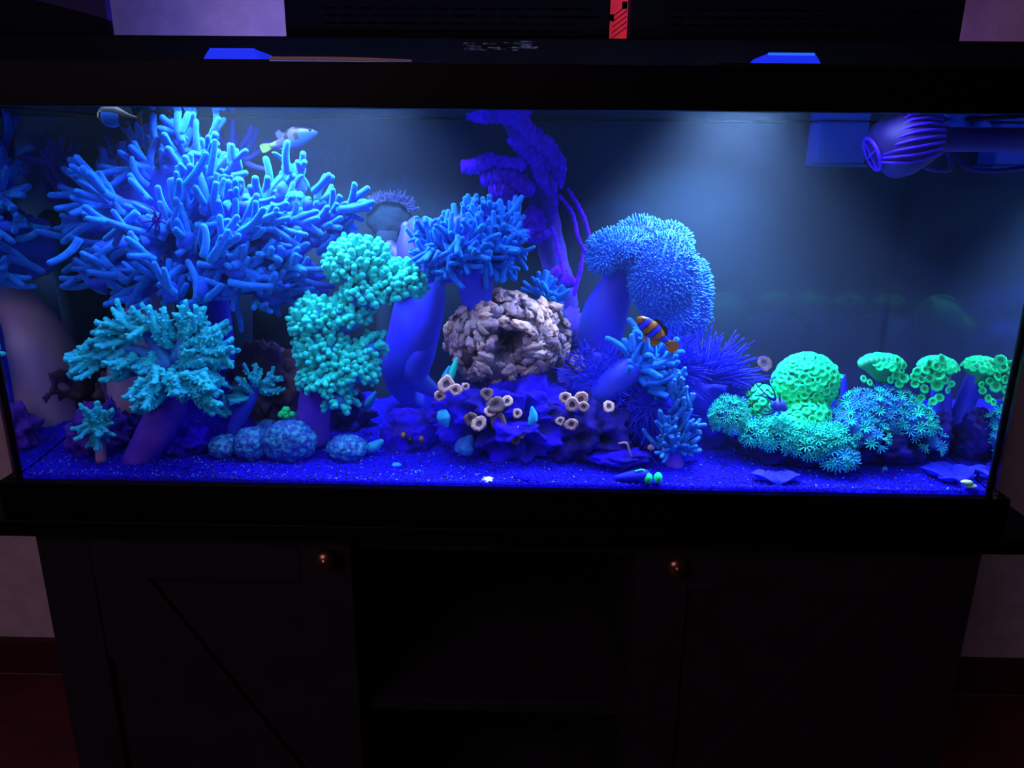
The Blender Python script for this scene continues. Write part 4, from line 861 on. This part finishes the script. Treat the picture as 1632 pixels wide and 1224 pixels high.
for pts in ([(248,348),(245,340),(238,334)], [(250,346),(246,336),(242,330)], [(246,352),(236,353),(226,355)], [(246,355),(240,362),(233,371)], [(249,356),(248,364),(246,374)], [(252,355),(254,364),(254,372)], [(252,350),(256,342),(254,334)], [(252,353),(260,352),(266,358)]):
    P = curve([at(x, y, .02) for x, y in pts], 8); MB().add(*tube(P, np.linspace(0.0014, 0.0007, 8), 6)).build('leg', M['crab'], cr)

# ------------------------------------------------------------------ equipment in the water
pu = thing('wave_pump', 'violet ribbed wave pump fixed to the side glass near the waterline', 'pump', tuple(at(1450, 240, 0.10)))
s = mpp(.10); ax0, ax1 = at(1390, 246, .10), at(1500, 222, .11)
P = curve([ax0, at(1415, 236, .10), at(1455, 228, .105), ax1], 26)
MB().add(*tube(P[1:], lerp([24, 38, 46, 44, 34, 20], 25)*s, 26)).build('housing', M['pump_dark'], pu)
for k in range(13):
    t = -0.5+k*0.22; off = np.array([0, -math.cos(t), math.sin(t)])
    Q = np.array([p+off*r for p, r in zip(P[2:-3], lerp([26, 39, 47.5, 46, 38], 21)*s)])
    MB().add(*tube(Q, 0.0017, 6)).build('rib', M['pump'], pu)
e = P[1]-P[2]; e /= np.linalg.norm(e); fr_ = np.array(frame(e))
ring = np.array([P[1]+e*0.002+fr_@np.array([math.cos(t)*24*s, math.sin(t)*24*s, 0]) for t in np.linspace(0, 2*PI, 25)])
MB().add(*tube(ring, 0.0022, 8, cap=False)).build('nozzle_ring', M['pump'], pu)
MB().add(*tube([P[1]+fr_@np.array([-22*s, 0, .004]), P[1]+fr_@np.array([22*s, 0, .004])], 0.0012, 6)).build('nozzle_bar', M['pump'], pu)
MB().add(*tube([P[1]+fr_@np.array([0, -22*s, .004]), P[1]+fr_@np.array([0, 22*s, .004])], 0.0012, 6)).build('nozzle_bar', M['pump'], pu)
MB().add(*tube(curve([ax1-np.array([.01, 0, 0]), ax1, (TW-0.001, ax1[1], ax1[2])], 8), 0.014, 16)).build('magnet', M['pump_dark'], pu)
MB().add(*tube(curve([ax1+np.array([0, .012, -.006]), ax1+np.array([.006, .05, -.03]), (0.583, .20, .42), (0.586, .25, .47), (0.586, .26, .50)], 20), 0.003, 8)).build('cable', M['pump_dark'], pu)
bx = thing('filter_box', 'square blue translucent-looking box hanging in the water beside the pump', 'box', tuple(at(1345, 262, 0.28)))
a, b = at(1300, 262, .28), at(1388, 194, .28)
MB().box((a[0], .28, a[2]), (b[0], .325, b[2])).build('box_body', M['bluebox'], bx, smooth=False, bevel=0.003)
MB().box((a[0]-.003, .277, a[2]-.003), (b[0]+.003, .326, a[2]+.001)).build('lip', M['fbelly'], bx, smooth=False, bevel=0.001)
kn = at(1600, 205, .2)
tag(MB().add(*tube(curve([(0.592, .2, kn[2]), (0.582, .2, kn[2]), (0.572, .2, kn[2])], 6), [0.014, 0.016, 0.017, 0.016, 0.014, 0.010], 18)).build('suction_cup', M['bluebox']), 'round blue suction cup on the side glass near the waterline', 'suction cup')

# ------------------------------------------------------------------ things lying on the gravel
def onsand(px, py): 
    g = ground(px, py); return np.array([g[0], g[1], sand_z(g[0], g[1])])
def leaf(px, py, a, L, wd, m, par, name='lobe', lift=0.25):
    g = onsand(px, py); n, k = 12, 7; V = []
    ca, sa = math.cos(a), math.sin(a)
    for i in range(n):
        t = i/(n-1); w_ = wd*math.sin(PI*min(1, 0.12+t*0.92))**0.7
        for j in range(k):
            u = (j/(k-1)-0.5)*2; x = t*L; y = u*w_; z = 0.003+lift*L*t*(1-0.3*t)+0.0028*math.cos(u*PI*3+t*5)+0.2*abs(u)*w_
            V.append((g[0]+x*ca-y*sa, g[1]+x*sa+y*ca, g[2]+z))
    n0 = len(V); V += [(x, y, z-0.0016) for x, y, z in V]
    f = [(i*k+j, i*k+j+1, (i+1)*k+j+1, (i+1)*k+j) for i in range(n-1) for j in range(k-1)]
    f += [tuple(q+n0 for q in reversed(ff)) for ff in f]
    ed = [(i*k, (i+1)*k) for i in range(n-1)]+[((i+1)*k+k-1, i*k+k-1) for i in range(n-1)]+[(j+1, j) for j in range(k-1)]+[((n-1)*k+j, (n-1)*k+j+1) for j in range(k-1)]
    f += [(p, q, q+n0, p+n0) for p, q in ed]
    MB().add(V, f).build(name, M[m], par)
lf = thing('plate_coral', 'ruffled blue leaf-like plate lying on gravel near the side glass', 'coral', tuple(onsand(1530, 768)))
for a, L, wd in ((2.6, .045, .016), (1.9, .045, .015), (0.6, .045, .013), (0.05, .032, .010), (3.5, .03, .012)): leaf(1520, 766, a, L*0.85, wd, 'anemone', lf)
lf2 = thing('plate_coral', 'flat ruffled blue plate lying on gravel in front of the polyp tufts', 'coral', tuple(onsand(1240, 772)))
for a, L, wd in ((2.9, .032, .010), (0.2, .03, .010), (1.5, .02, .012)): leaf(1238, 770, a, L, wd, 'anemone', lf2, lift=0.3)
cl = thing('sea_snail', 'blue snail with two bright green-white eye spots on the front gravel', 'snail', tuple(onsand(1015, 776)))
g = onsand(1008, 768)+np.array([0, 0, .002])
MB().add(*tube(curve([g+np.array([-.022, 0, .003]), g+np.array([0, 0, .006]), g+np.array([.014, -.002, .009])], 10), lerp([.003, .007, .007], 10), 12)).build('body', M['anemone'], cl)
for dx, dz in ((.018, .006), (.030, .007)): MB().add(*blob(g+np.array([dx, -.006, dz]), (.0052, .005, .007), 3, .05, 2, 4)).build('eye_spot', M['green_tip'], cl)
MB().add(*tube(curve([g+np.array([.002, -.003, .013]), g+np.array([.010, -.004, .016]), g+np.array([.016, -.004, .012])], 8), .0014, 6)).build('pale_stripe', M['star_green'], cl)
c = onsand(1538, 778)
hs = thing('hermit_shell', 'tiny white and green striped shell lying on the ruffled blue plate', 'shell', tuple(c))
for dx, dz, m in ((-.002, .010, 'shell'), (.0, .0075, 'green_pit'), (.004, .005, 'shell')): MB().add(*blob(c+np.array([dx, -.004, dz]), (.0072, .004, .0026), 3, .05, 2, 5)).build('whorl' if m == 'shell' else 'band', M[m], hs)
for (px, py, rx, rz, m, lab) in [(778,767,.008,.004,'shell','pale mauve flat shell at the front glass'),(1410,748,.0035,.005,'star','pale blue pebble on gravel before the dark rock'),(632,741,.006,.004,'star','pale blue pebble on gravel below the blue mound'),(848,762,.027,.0075,'gravel','low round heap of blue gravel at the front glass')]:
    g = onsand(px, py); g[1] = max(g[1], 0.008+min(rx, .016)); tag(MB().add(*blob(g+np.array([0, 0, -0.001]), (rx, min(rx, .016), rz), 3, .15, 2.4, int(px))).build('pebble' if rz < .007 else 'gravel_heap', M[m], origin=g), lab, 'pebble' if rz < .007 else 'gravel heap')
for k, (px, py, lab) in enumerate([(643,694,'rust-brown hermit crab nearest the mushroom corals'),(654,702,'dark hermit crab low on the blue mound'),(672,700,'rust-brown hermit crab nearest the centre pile')]):
    p = at(px, py, .093); tag(MB().add(*blob(p, (.0035, .0035, .0045), 3, .25, 2.5, 90+k)).build('hermit_crab', M['fbrown' if k != 1 else 'fblack'], origin=p), lab, 'crab')
